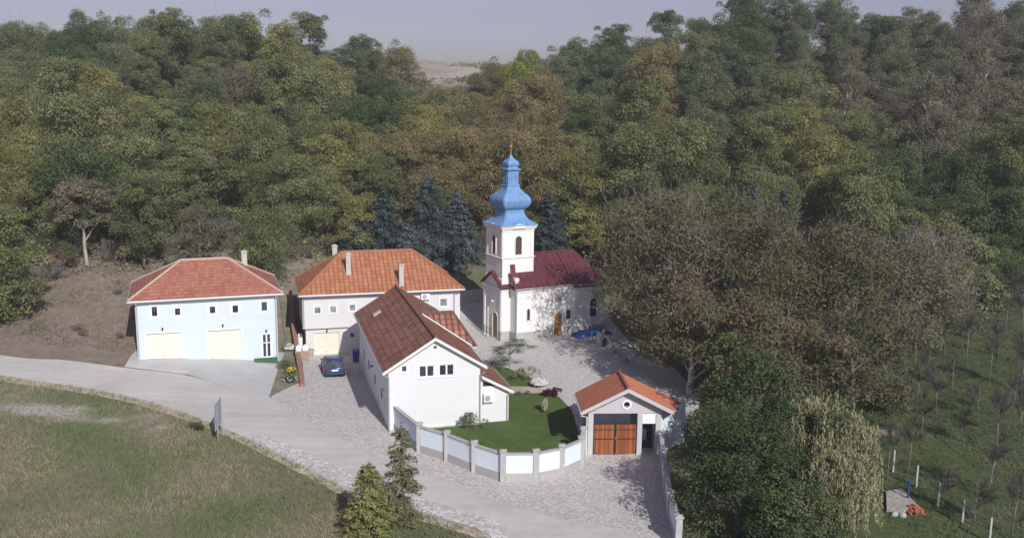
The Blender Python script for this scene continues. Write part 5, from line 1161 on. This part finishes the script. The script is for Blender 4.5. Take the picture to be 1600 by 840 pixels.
# ------------------------------------------------------------------ orchard saplings and bare bushes
def make_bare(label, name, cat, seed, h, r, n=260, mat='twig', w=.012, stems=1, group=None, bark='bark_grey', base=.3, leaves=0, leafm='grey'):
    rng = np.random.default_rng(seed); t = thing(name, label, cat, (0, 0, 0), 0, group); tk = MB(); cl = Cloud(); src = []
    for s in range(stems):
        a = rng.normal(size=2) * .12 * r * (stems > 1); b = a + rng.normal(size=2) * r * (.15 if stems == 1 else .4)
        pts = [np.array([a[0], a[1], -.2]), np.array([*(a * .6 + b * .4), h * .4]), np.array([*b, h * .9])]; tk.tube(pts, [.05 * h / 3.5 / stems ** .4, .035 * h / 3.5 / stems ** .4, .008], 5)
        for j in range(7 if stems == 1 else 3):
            f = rng.uniform(base, .9); p = pts[0] + (pts[2] - pts[0]) * f; az = rng.uniform(0, 6.28); q = p + np.array([math.cos(az) * r * (1.1 - f), math.sin(az) * r * (1.1 - f), h * .22 * rng.uniform(.6, 1.3)])
            tk.tube([p, (p + q) / 2 + np.array([0, 0, -.04]), q], [.018 * h / 3.5, .012 * h / 3.5, .004], 4, cap=False); src += [(p, q)] * 3
        src.append((pts[1], pts[2]))
    k = rng.integers(0, len(src), n); P0 = np.array([s_[0] for s_ in src])[k]; P1 = np.array([s_[1] for s_ in src])[k]; A = P0 + (P1 - P0) * rng.uniform(.15, 1, (n, 1))
    d = unit(unit(P1 - P0) * .6 + rng.normal(size=(n, 3)) * .55 + np.array([0, 0, .45])); B = A + d * rng.uniform(.1, .32, (n, 1)) * h * .6
    cl.add(strips(rng, A, B, w), rng.random(n)); B2 = B + unit(d + rng.normal(size=(n, 3)) * .5) * rng.uniform(.06, .2, (n, 1)) * h * .5; cl.add(strips(rng, A * .3 + B * .7, B2, w * .7), rng.random(n))
    if leaves: q = rng.integers(0, n, leaves); cl.add(quads(rng, B[q], rng.normal(size=(leaves, 3)), .07), rng.random(leaves), 1)
    tk.build('trunk' if cat != 'bush' else 'stems', M[bark], t, smooth=True); cl.build('crown' if cat != 'bush' else 'twigs', [LEAF[mat], LEAF[leafm]], t); return t
SAP = [make_bare('x', 'fruit_tree', 'fruit tree', 601, 3.6, 1.3, 420, 'sapling', .009), make_bare('x', 'fruit_tree', 'fruit tree', 602, 4.0, 1.5, 500, 'sapling', .009), make_bare('x', 'fruit_tree', 'fruit tree', 603, 3.1, 1.4, 420, 'sapling', .009)]
OPX = [(1385, 752), (1418, 740), (1472, 792), (1556, 712), (1541, 782), (1521, 822), (1580, 838), (1440, 690), (1500, 690), (1590, 690), (1463, 655), (1527, 652), (1582, 655), (1430, 640), (1487, 612), (1545, 600), (1592, 612), (1450, 590), (1510, 568), (1560, 560), (1596, 570), (1475, 555), (1430, 575), (1530, 535), (1570, 520), (1598, 520), (1390, 650), (1400, 610), (1565, 478), (1590, 470)]
seen = {}
rngO = random.Random(8)
RX = [(1420, "just beyond the willow"), (1470, "left of the orchard's middle"), (1520, "in the orchard's middle"), (1565, "right of the orchard's middle"), (1700, "at the orchard's right edge")]
RY = [(545, 'farthest'), (600, 'far'), (665, 'midway'), (735, 'near'), (900, 'nearest')]
lst = []
for i, (px, py) in enumerate(OPX):
    g = on_ground(px, py); v = i % 3; o = place(SAP[v], g.x, g.y, rngO.uniform(.85, 1.15), rngO.uniform(0, 6.28), g.z, first=v not in seen); seen[v] = 1; o.name = 'fruit_tree'; o['group'] = 'bare fruit trees of the orchard'
    lst.append((f"{next(n for l, n in RY if py < l)} row bare grey fruit tree {next(n for l, n in RX if px < l)}", px, o))
cnt = {}
for l, px, o in sorted(lst, key=lambda a: a[1]): cnt.setdefault(l, []).append(o)
for l, os_ in cnt.items():
    for k, o in enumerate(os_): o['label'] = l if len(os_) == 1 else l + ', ' + (('left one', 'right one')[k] if len(os_) == 2 else ORD[k])
BSH = [make_bare('x', 'bare_bush', 'bush', 611, 3.2, 1.6, 900, w=.014, stems=6, leaves=120), make_bare('x', 'bare_bush', 'bush', 612, 2.6, 1.8, 900, w=.014, stems=7, leaves=160, leafm='walnut')]
BPX = [(60, 470), (85, 440), (110, 412), (175, 412), (200, 405), (222, 408), (246, 404), (270, 400), (296, 396), (322, 392), (348, 392), (372, 394), (396, 396), (420, 408), (445, 410), (480, 405), (1385, 588), (1420, 560), (1460, 505), (1490, 490), (1550, 455), (1350, 600), (1320, 615)]
BLAB = ['purplish bare bush on the left end of the earth bank', 'bare bush beside the reddish bush on the bank', 'bare bush left of the twin pale trunks', 'bare bush right of the twin pale trunks', 'second bare bush right of the twin pale trunks', 'bare bush above the empty top of the earth bank', "bare bush at the blue house roof's left shoulder", "bare bush over the left hip of the blue house roof", "bare bush over the left part of the blue house ridge", "bare bush over the middle of the blue house ridge", "bare bush over the right part of the blue house ridge", "bare bush just left of the blue house chimney", "bare bush just right of the blue house chimney", 'bare bush on the slope between the two roofs', 'bare bush left of the orange roof', 'bare bush above the left hip of the orange roof',
        'bare bush left of the orchard beside the low brown walnut', 'bare bush at the upper left corner of the orchard', 'leftmost bare bush along the upper orchard edge', 'second bare bush along the upper orchard edge', 'rightmost bare bush along the upper orchard edge', 'bare bush just behind the weeping willow', 'leftmost bare bush behind the weeping willow']
seen = {}
for i, (px, py) in enumerate(BPX):
    g = on_ground(px, py); v = i % 2; o = place(BSH[v], g.x, g.y, rngO.uniform(.85, 1.2), rngO.uniform(0, 6.28), g.z, first=v not in seen); seen[v] = 1; o.name = 'bare_bush'; o['group'] = 'bare bushes at the wood edge'; o['label'] = BLAB[i]
g = on_ground(97, 424); o = make_bare('dark red low bush at the foot of the wood on the bank', 'red_bush', 'bush', 620, 1.8, 1.3, 900, 'redtwig', .016, 6); o.location = g

# ------------------------------------------------------------------ garden plants
def bush(label, cat, px, py, h, r, mat, seed, n=1500, size=.06, name='shrub', flat=.8, mat2=None, n2=0, at_=None, stem=True):
    rng = np.random.default_rng(seed); g = on_ground(px, py) if at_ is None else Vector((*at_, zg(*at_))); t = thing(name, label, cat, g); cl = Cloud()
    C = np.stack([rng.normal(size=9) * r * .42, rng.normal(size=9) * r * .42, rng.uniform(.3, .8, 9) * h], 1)
    clump_leaves(cl, rng, C, np.full(9, r * .5), n / 9, size, flat, .5 + rng.normal(size=9) * .15)
    cl.build('foliage', [LEAF[mat]], t)
    if n2:
        c2 = Cloud(); d = unit(rng.normal(size=(n2, 3))); d[:, 2] = np.abs(d[:, 2]); c2.add(quads(rng, d * np.array([r, r, h * .55]) * rng.uniform(.85, 1.0, (n2, 1)) + np.array([0, 0, h * .45]), d + np.array([0, -.3, .4]), .055, .9), rng.random(n2)); c2.build('blossom', LEAF[mat2], t)
    s = MB()
    for a in range(4): s.tube([(0, 0, -.1), (math.cos(a * 1.6) * r * .4, math.sin(a * 1.6) * r * .4, h * .6)], [.03, .008], 4)
    s.build('stems', M['bark'], t); return t
bush('white flowering bush beside the brick wall', 'flowering bush', 452, 551, .8, .55, 'nearg', 701, 500, .05, 'flowering_bush', mat2='white', n2=420)
bush('yellow flowering bush on the garden strip', 'flowering bush', 455, 584, .6, .42, 'nearg', 702, 600, .05, 'flowering_bush', mat2='flower', n2=170)
bush('green shrub with a few white flowers at the end of the garden strip', 'flowering bush', 452, 600, .8, .7, 'nearg', 703, 1100, .05, 'flowering_bush', mat2='white', n2=60)
bush('low grey-green shrub in the middle of the garden strip', 'shrub', 444, 577, .6, .7, 'blue', 704, 900, .05)
bush('white chrysanthemum mound beside the flower bed', 'flowering bush', 842, 605, .75, .7, 'nearg', 705, 300, .05, 'flowering_bush', mat2='white', n2=900)
bush('small dark red bush, left of the pair by the lawn', 'shrub', 852, 620, .6, .32, 'maroonleaf', 706, 1100, .05, 'red_shrub', flat=1.0)
bush('larger dark red bush, right of the pair by the lawn', 'shrub', 867, 622, .75, .42, 'maroonleaf', 707, 1500, .05, 'red_shrub', flat=1.0)
bush('loose green shrub on the flower bed', 'shrub', 819, 596, 1.5, .75, 'olive', 708, 700, .06)
bush('wispy green shrub in front of the white gable wall', 'shrub', 740, 673, 1.3, .75, 'blue', 709, 900, .06)
bush('grey lavender mound behind the annex roof', 'shrub', 779, 577, .7, .9, 'blue', 710, 900, .06)
bush('pale twiggy plume of grass around the stump on the lawn', 'ornamental grass', 851, 646, 1.15, .28, 'dryleaf', 711, 900, .05, 'ornamental_grass', flat=1.6)
bush('tiny pink plant on the garden path', 'plant', 824, 617, .3, .22, 'redtwig', 712, 160, .04, 'potted_plant'); bush('tiny yellow plant on the garden path', 'plant', 812, 618, .4, .2, 'yellow', 713, 160, .04, 'potted_plant')
def mimosa():
    rng = np.random.default_rng(77); t = thing('silk_tree', 'small flat-topped feathery tree on the flower bed before the church', 'tree', (-.1, 76.6, zg(-.1, 76.6))); tk = MB(); cl = Cloud()
    tk.tube([(0, 0, -.2), (.05, 0, 1.0), (0, .05, 1.5)], [.06, .05, .045], 6)
    for b in range(9):
        az = b * 2.4; L = rng.uniform(.7, 1.25); z = 1.9 + rng.uniform(-.25, .75); e = np.array([math.cos(az) * L, math.sin(az) * L, z]); tk.tube([(0, .05, 1.35), tuple(e * np.array([.5, .5, .95])), tuple(e)], [.03, .02, .008], 4)
        for s in range(3):
            c = e + rng.normal(size=3) * np.array([.28, .28, .08]); k = 130; P = c + rng.normal(size=(k, 3)) * np.array([.26, .26, .05]); cl.add(quads(rng, P, rng.normal(size=(k, 3)) * .3 + np.array([0, 0, 1]), .055), .5 + rng.normal(size=k) * .15)
    tk.build('trunk', M['bark_pale'], t, smooth=True); cl.build('crown', LEAF['blue'], t)
mimosa()
# dark weeds on the bank
for k, (px, py, lab) in enumerate(((130, 525, 'dry weed tuft low on the earth bank, left of centre'), (188, 530, 'dry weed tuft at the lower right of the earth bank'), (120, 518, 'dry weed tuft low in the middle of the earth bank'), (187, 462, 'dry weed tuft beside the eave of the blue house'))):
    bush(lab, 'weed', px, py, .6, .45, 'grey', 720 + k, 260, .06, 'weed')
bush('small round green bush in the meadow left of the sign', 'shrub', 307, 674, .5, .45, 'nearg', 730, 500, .05)

scatter('meadow_grass', 60000, lambda x, y: ~inside([(p[0], p[1] - .1) for p in ROAD_LOW] + [(60, 30), (60, 140), (-140, 140), (-140, 84)], x, y) & (scars(x, y) < .5 * np.random.default_rng(2).random(len(x)) + .1), (-48, 8), (40, 80), .08, .30, [leaf('meadow_blades', [(0.0, (0.075, 0.104, 0.045)), (0.45, (0.125, 0.138, 0.070)), (1.0, (0.20, 0.175, 0.122))], 0, .3)], .022, 31, True)
scatter('bank_grass', 16000, lambda x, y: (x < np.interp(y, [75, 92], [-32.5, -30])) & (x > -58) & (y > np.interp(x, [-44, -32], [79, 77.5])) & (y < treeline(x) + 1) & (np.random.default_rng(4).random(len(x)) < .5 + .5 * np.sin(x * .8) * np.sin(y * .9 + x * .3)), (-58, -22), (76, 100), .06, .30, [leaf('dry_bank_blades', [(0.0, (0.14, 0.125, 0.075)), (0.5, (0.22, 0.18, 0.13)), (1.0, (0.32, 0.27, 0.21))], 0, .3, 1.0)], .026, 33, True)
scatter('lawn_grass', 26000, lambda x, y: inside(LAWN, x, y) | inside(BED, x, y), (-9, 6), (54, 79), .07, .15, [leaf('lawn_blades', [(0.0, (0.040, 0.066, 0.022)), (0.6, (0.066, 0.092, 0.032)), (1.0, (0.12, 0.125, 0.055))], 0, .3, 1.3)], .016, 34, True)
scatter('orchard_grass', 52000, lambda x, y: (x > 16 + (60 - y) * .05) & (x < y * .58 + 4) & ((y > 60) | (x > 21)), (14, 70), (42, 108), .06, .28, [leaf('orchard_blades', [(0.0, (0.040, 0.060, 0.024)), (0.5, (0.070, 0.094, 0.038)), (1.0, (0.130, 0.124, 0.075))], 0, .3, 1.6)], .024, 32, True)

# ------------------------------------------------------------------ car
def car():
    t = thing('parked_car', 'dark blue hatchback parked facing the cream garage door on the driveway', 'car', (-14.95, 77.9, zg(-14.95, 77.9)), .27)
    L, W = 4.1, 1.74; y0 = -L / 2
    b = MB()
    st = [(0.0, .62, .46, .86), (.05, .78, .34, .98), (.35, .85, .26, 1.02), (.9, .87, .24, 1.03), (2.0, .87, .24, 1.0), (2.9, .87, .24, .98), (3.6, .83, .26, .88), (3.95, .72, .32, .74), (4.1, .55, .42, .62)]
    rings = []
    for y, hw, zb, zt in st:
        yy = y0 + y; rings.append([(-hw * .94, yy, zb), (hw * .94, yy, zb), (hw, yy, zb + (zt - zb) * .35), (hw * .99, yy, zb + (zt - zb) * .7), (hw * .90, yy, zt), (-hw * .90, yy, zt), (-hw * .99, yy, zb + (zt - zb) * .7), (-hw, yy, zb + (zt - zb) * .35)])
    b.loft(rings)
    b.build('body', M['car_paint'], t, smooth=True)
    c = MB(); prof = [(.18, .74, 1.0), (.55, .62, 1.44), (.95, .60, 1.50), (1.9, .60, 1.50), (2.3, .64, 1.42), (3.05, .74, .98)]
    rr = [[(-.80, y0 + .15, .98), (.80, y0 + .15, .98), (.74, y0 + .22, 1.06), (-.74, y0 + .22, 1.06)]]
    for y, hw, z in prof[1:5]: rr.append([(-.80, y0 + y, .98), (.80, y0 + y, .98), (hw, y0 + y, z - .05), (-hw, y0 + y, z - .05)])
    rr.append([(-.78, y0 + 3.05, .96), (.78, y0 + 3.05, .96), (.76, y0 + 3.04, .99), (-.76, y0 + 3.04, .99)]); c.loft(rr); c.build('windows', M['car_glass'], t)
    r = MB(); r.loft([[(-.57, y0 + .5, 1.40), (.57, y0 + .5, 1.40), (.55, y0 + .52, 1.45), (-.55, y0 + .52, 1.45)], [(-.61, y0 + .95, 1.44), (.61, y0 + .95, 1.44), (.56, y0 + .95, 1.52), (-.56, y0 + .95, 1.52)], [(-.61, y0 + 1.9, 1.44), (.61, y0 + 1.9, 1.44), (.56, y0 + 1.9, 1.51), (-.56, y0 + 1.9, 1.51)], [(-.62, y0 + 2.25, 1.38), (.62, y0 + 2.25, 1.38), (.58, y0 + 2.25, 1.43), (-.58, y0 + 2.25, 1.43)]])
    r.build('roof', M['car_paint'], t, smooth=True)
    for s in (-1, 1):
        p = MB()
        for a, bb in (((s * .79, y0 + .2, 1.0), (s * .60, y0 + .55, 1.43)), ((s * .80, y0 + 1.55, .99), (s * .615, y0 + 1.55, 1.46)), ((s * .78, y0 + 3.0, .98), (s * .63, y0 + 2.27, 1.40))): p.tube([a, bb], .035, 5)
        p.build('pillar', M['car_paint'], t)
        q = MB(); q.loft([[(s * .84, y0 + 2.55, .99), (s * .99, y0 + 2.5, 1.0), (s * .99, y0 + 2.5, 1.13), (s * .84, y0 + 2.55, 1.11)], [(s * .84, y0 + 2.68, 1.0), (s * .95, y0 + 2.66, 1.02), (s * .95, y0 + 2.66, 1.1), (s * .84, y0 + 2.68, 1.09)]]); q.build('wing_mirror', M['car_paint'], t)
        q = MB(); q.loft([[(s * .60, y0 + .01, .74), (s * .76, y0 + .05, .72), (s * .76, y0 + .06, 1.0), (s * .66, y0 + .03, 1.0)], [(s * .60, y0 + .16, .74), (s * .845, y0 + .16, .72), (s * .80, y0 + .2, 1.02), (s * .66, y0 + .2, 1.02)]]); q.build('tail_light', M['tail'], t)
        q = MB(); q.obox((0, y0 + 3.86, .66), X_, Y_, min(s * .45, s * .68), max(s * .45, s * .68), -.07, .07, 0, .14); q.build('headlight', M['frame'], t)
        for yy in (.72, 3.3):
            w = MB(); w.lathe([(.02, -.1), (.30, -.1), (.325, -.06), (.325, .06), (.30, .1), (.02, .1)], 18); o = w.build('wheel', M['tyre'], t); o.matrix_local = Matrix.Translation((s * .78, y0 + yy, .325)) @ Matrix.Rotation(math.pi / 2 * s, 4, 'Y')
            MB().lathe([(.02, .1), (.2, .102), (.2, .112), (.02, .118)], 14).build('rim', M['rim'], o)
    MB().obox((0, y0 - .002, .70), X_, nY, -.26, .26, 0, .12, .01, .025).build('number_plate', M['plate'], t)
    MB().obox((0, y0 + .02, .40), X_, nY, -.66, .66, 0, .13, -.03, .05).build('bumper', M['car_paint'], t)
    MB().obox((0, y0 + .21, 1.06), X_, nY, -.35, .15, 0, .03, .01, .03).build('wiper', M['black'], t)
car()

# ------------------------------------------------------------------ sign at the road
def sign():
    a, b = on_ground(341, 692), on_ground(347.3, 680); t = thing('road_sign', 'grey slatted notice board on two posts at the roadside, turned away', 'sign', a); d = (b - a); d.z = 0; U = Vector((d.x, d.y, 0)).normalized(); Nn = Vector((U.y, -U.x, 0)); L = d.length
    for k in (0, 1): MB().tube([Vector((0, 0, -.3)) + d * k, Vector((0, 0, 2.55)) + d * k], .04, 8).build('post', M['steel'], t)
    p = MB(); n = 6
    for k in range(n): p.obox((0, 0, 0), U, Nn, -.42, L + .28, .95 + k * .29, .95 + k * .29 + .275, -.08, -.045)
    p.build('board', M['sign_grey'], t)
    f = MB()
    for z in (1.1, 1.75, 2.4): f.obox((0, 0, 0), U, Nn, -.36, L + .22, z - .03, z + .03, -.043, -.004)
    f.build('rail', M['steel'], t)
sign()

# ------------------------------------------------------------------ things around the driveway and courtyard
g = on_ground(472, 561); t = thing('pallet_crate', 'slatted wooden pallet crate at the foot of the brick wall', 'crate', g, .27)
q = MB(); q.box(-.6, .6, -.5, -.46, .05, .85); q.box(-.6, .6, .46, .5, .05, .85); q.box(-.6, -.56, -.459, .459, .05, .85); q.box(.56, .6, -.459, .459, .05, .85); q.box(-.555, .555, -.455, .455, .05, .12); q.build('side_boards', M['pallet'], t)
q = MB()
for k in range(9): q.box(-.6 + k * .14, -.52 + k * .14, -.535, -.503, .05, .85)
q.build('slats', M['pallet'], t); MB().box(-.58, .58, -.45, .45, .0, .045).build('base', M['pallet'], t)
for k, (dx, lab) in enumerate(((-.28, 'left white sack on the pallet crate'), (.3, 'right white sack on the pallet crate'))):
    p = _rot((g.x, g.y), .27, (dx, 0, g.z + .88)); s = thing('white_sack', lab, 'sack', p, .27); q = MB(); q.square([(.2, -.5), (.24, -.3), (.25, -.1), (.26, .05), (.22, .3), (.1, .38)], bev=.08); q.build('bag', M['frame'], s, smooth=True); MB().square([(.05, .375), (.08, .44)], bev=.02).build('knot', M['frame'], s)
p = on_ground(468, 548); s = thing('canister', 'white upright canister behind the pallet crate', 'canister', (p.x, p.y + .4, p.z), .27); MB().lathe([(.2, 0), (.23, .05), (.23, 1.35), (.15, 1.48), (.08, 1.52)], 14).build('body', M['frame'], s); MB().lathe([(.09, 1.522), (.09, 1.6)], 10).build('cap', M['blue_plastic'], s)
p = on_ground(484, 560); s = thing('stone_stack', 'small stack of grey stones between crate and garage door', 'stone stack', p, .27); q = MB(); rr_ = random.Random(3)
for k in range(5):
    z = k * .17; q.box(-.35 + rr_.uniform(-.05, .05), .35 + rr_.uniform(-.05, .05), -.25 + rr_.uniform(-.04, .04), .25 + rr_.uniform(-.04, .04), z + .004, z + .165)
q.build('stones', M['stone'], s)
p = on_ground(556, 566); s = thing('wheelie_bin', 'dark blue wheelie bin by the shaded side wall of the long house', 'bin', p, .27)
MB().loft([[(-.22, -.25, .1), (.22, -.25, .1), (.22, .25, .1), (-.22, .25, .1)], [(-.29, -.34, .98), (.29, -.34, .98), (.29, .34, .98), (-.29, .34, .98)]]).build('body', M['blue_plastic'], s)
MB().loft([[(-.31, -.37, .985), (.31, -.37, .985), (.31, .37, .985), (-.31, .37, .985)], [(-.28, -.3, 1.06), (.28, -.3, 1.06), (.28, .34, 1.09), (-.28, .34, 1.09)]]).build('lid', M['blue_plastic'], s)
for sx in (-.2, .2): w = MB().lathe([(.02, -.03), (.11, -.03), (.11, .03), (.02, .03)], 12).build('wheel', M['tyre'], s); w.matrix_local = Matrix.Translation((sx, .26, .115)) @ Matrix.Rotation(math.pi / 2, 4, 'Y')

# blue covered heap, shrine and its stones beside the church
p = _rot(OK_, .4949, (8.3, -4.15, 0)); s = thing('covered_heap', 'heap under a blue tarpaulin at the church wall', 'tarpaulin', (p[0], p[1], zg(p[0], p[1])), .4949)
q = MB(); nx, ny = 14, 8; rr_ = random.Random(9); H_ = [[0 if i in (0, nx) or j in (0, ny) else (.55 + rr_.uniform(-.12, .12)) * min(1, 2.2 * min(i / nx, 1 - i / nx, j / ny, 1 - j / ny) + .35) for j in range(ny + 1)] for i in range(nx + 1)]
P = lambda i, j: (-2.0 + 4.0 * i / nx, -.75 + 1.5 * j / ny, H_[i][j] + .02)
for i in range(nx):
    for j in range(ny): q.poly([P(i, j), P(i + 1, j), P(i + 1, j + 1), P(i, j + 1)])
q.poly([P(0, 0), P(0, ny), P(nx, ny), P(nx, 0)]); q.build('tarpaulin', M['tarp'], s, merge=True)
q = MB()
for k in range(5): q.box(-1.7 + k * .7, -1.5 + k * .7, -.86, -.74, .0, .16)
q.build('weight_stones', M['stone'], s)
p = on_ground(921, 537); s = thing('stone_box', 'small white stone box in front of the blue tarpaulin', 'stone box', p, .49); MB().box(-.24, .24, -.2, .2, -.1, .55).build('block', M['white_concrete'], s); MB().box(-.29, .29, -.25, .25, .552, .64).build('top_slab', M['white_concrete'], s)
p = on_ground(941, 541); s = thing('shrine', 'small whitewashed shrine with an arched dark niche beside the church', 'shrine', p, .3)
q = MB(); q.prism([(-.5, 0), (.5, 0), (.5, .7)] + [(.5 * math.cos(math.pi * k / 10), .7 + .5 * math.sin(math.pi * k / 10)) for k in range(1, 10)] + [(-.5, .7)], (0, 0, -.05), X_, Y_, -.4, .5); q.build('body', M['chimney'], s)
MB().prism(arch(.42, .78), (.05, -.4, .05), X_, nY, .004, .02).build('niche', M['dark_void'], s)
q = MB(); q.box(-.03, .03, -.28, -.22, 1.2, 1.6); q.box(-.13, .13, -.275, -.225, 1.42, 1.47); q.build('cross', M['frame'], s)
for k, (px, py, lab) in enumerate(((951, 541, 'tall white rock beside the shrine niche'), (957, 551, 'white rock at the corner of the courtyard edge'), (929, 541, 'low white stone between box and shrine'), (966, 556, 'flat pale stone right of the white rocks'), (976, 566, 'grey boulder at the end of the stone row'))):
    p = on_ground(px, py); rr_ = random.Random(40 + k); hh = (1.1, .7, .25, .2, .5)[k]; q = MB()
    rings = []
    for f, sc in ((-.1, .9), (.25, 1), (.6, .8), (.9, .45), (1.0, .15)): rings.append([(math.cos(2 * math.pi * i / 9) * .3 * sc * rr_.uniform(.75, 1.2), math.sin(2 * math.pi * i / 9) * .3 * sc * rr_.uniform(.75, 1.2), hh * f) for i in range(9)])
    q.loft(rings); o = q.build('rock', M['white_concrete'] if k < 3 else M['stone'], smooth=True); o.location = p; tag(o, lab, 'rock')
kb = MB()
for i in range(14):
    a, b = Vector((9.1, 83.4, 0)).lerp(Vector((13.6, 76.2, 0)), i / 14), Vector((9.1, 83.4, 0)).lerp(Vector((13.6, 76.2, 0)), (i + .96) / 14); d = (b - a).normalized(); n_ = Vector((d.y, -d.x, 0)) * .1; z = zg(a.x, a.y)
    kb.loft([[a - n_ + Vector((0, 0, z - .1)), a + n_ + Vector((0, 0, z - .1)), a + n_ + Vector((0, 0, z + .16)), a - n_ + Vector((0, 0, z + .16))], [b - n_ + Vector((0, 0, z - .1)), b + n_ + Vector((0, 0, z - .1)), b + n_ + Vector((0, 0, z + .16)), b - n_ + Vector((0, 0, z + .16))]])
tag(kb.build('kerb', M['kerb']), kind='structure')

# ------------------------------------------------------------------ orchard fence, standpipe, slab, bricks, log
PPX = [(1372, 716), (1395, 737), (1431, 763), (1465, 791), (1503, 817), (1545, 850)]
PLB = ['white fence post nearest the felled log', 'white fence post above the blue standpipe', 'white fence post just right of the blue standpipe', 'white fence post right of the brick heap', 'second white fence post right of the brick heap', 'white fence post nearest the lower picture edge']
tops = []
for i, (px, py) in enumerate(PPX):
    p = on_ground(px, py); o = thing('fence_post', PLB[i], 'fence post', p, 0, 'concrete posts of the orchard fence'); MB().square([(.055, -.3), (.05, 1.35), (.03, 1.42)]).build('shaft', M['white_concrete'], o); tops.append(p)
    q = MB()
    for h in (.4, .8, 1.2): q.tube([(-.06, 0, h), (.06, 0, h)], .008, 4)
    q.build('wire_tie', M['steel'], o)
w = thing('wire_fence', 'thin wire strands strung between the white orchard fence posts', 'wire fence', tops[0])
for h in (.4, .8, 1.2):
    q = MB(); q.tube([p - tops[0] + Vector((0, 0, h)) for p in tops], .007, 4); q.build('wire', M['steel'], w)
sl = [on_ground(*p) for p in ((1384, 770), (1408, 766), (1434, 794), (1412, 803), (1385, 800))]; z = max(p.z for p in sl) + .08; q = MB(); q.loft([[(p.x, p.y, z - .5) for p in sl], [(p.x, p.y, z) for p in sl]]); tag(q.build('slab', M['stone']), 'flat concrete slab beside the willow, under the blue standpipe', 'concrete slab', kind='thing')
p = on_ground(1418, 783); s = thing('standpipe', 'blue painted water standpipe at the edge of the concrete slab', 'standpipe', p); MB().tube([(0, 0, -.2), (0, 0, 1.25)], .055, 8).build('pipe', M['blue_plastic'], s); MB().tube([(0, 0, 1.22), (-.16, -.05, 1.22), (-.2, -.06, 1.1)], .035, 7).build('spout', M['blue_plastic'], s)
rr_ = random.Random(12); p = on_ground(1428, 801); s = thing('brick_heap', 'heap of broken red bricks at the corner of the concrete slab', 'brick heap', p); q = MB()
for k in range(70):
    a, r_ = rr_.uniform(0, 6.28), rr_.random() ** .6 * .5; c = Vector((math.cos(a) * r_, math.sin(a) * r_ * 1.1, (.55 - r_) * rr_.uniform(.2, .95))); u = Vector((rr_.uniform(-1, 1), rr_.uniform(-1, 1), rr_.uniform(-.3, .3))).normalized(); n_ = u.cross(Vector((0, 0, 1))).normalized(); q.obox(c, u, n_, -.12, .12, -.035, .035, -.06, .06, Z=u.cross(n_))
q.build('bricks', M['red_dot'], s)
for k in range(3):
    pp = on_ground(*((1398, 804), (1410, 806), (1418, 800))[k]); o = MB().loft([[(math.cos(2 * math.pi * i / 7) * .22 * sc * rr_.uniform(.8, 1.2), math.sin(2 * math.pi * i / 7) * .2 * sc * rr_.uniform(.8, 1.2), h) for i in range(7)] for h, sc in ((-.1, 1), (.12, .9), (.22, .5))]).build('rubble_stone', M['white_concrete']); o.location = pp
    tag(o, ('left rubble stone at the slab front edge', 'middle rubble stone at the slab front edge', 'rubble stone touching the brick heap')[k], 'stone')
a, b = on_ground(1363, 681), on_ground(1396, 684); s = thing('log', 'felled grey log with a pale sawn end lying on the orchard grass', 'log', a); d = b - a; a_ = Vector((0, 0, .25)); q = MB(); q.tube([a_, a_ + d * .5, a_ + d * 1.0], [.2, .26, .27], 12); q.build('trunk_piece', M['bark_grey'], s)
q = MB(); q.tube([a_ + d * 1.002, a_ + d * 1.02], .25, 12); q.build('sawn_end', M['log_end'], s)

# ------------------------------------------------------------------ haze: one closed box of even thin air round the whole place
hz = MB().box(-310, 310, -110, 490, -16, 52).build('haze', [], merge=True)
hm = bpy.data.materials.new('thin_haze'); hm.use_nodes = True; ht = hm.node_tree; ht.nodes.clear()
ho = ht.nodes.new('ShaderNodeOutputMaterial'); hv = ht.nodes.new('ShaderNodeVolumePrincipled'); ht.links.new(hv.outputs[0], ho.inputs['Volume'])
hv.inputs['Color'].default_value = (0.86, 0.90, 1.0, 1); hv.inputs['Density'].default_value = 0.00037; hv.inputs['Anisotropy'].default_value = 0.1
hz.data.materials.append(hm); tag(hz, kind='stuff')
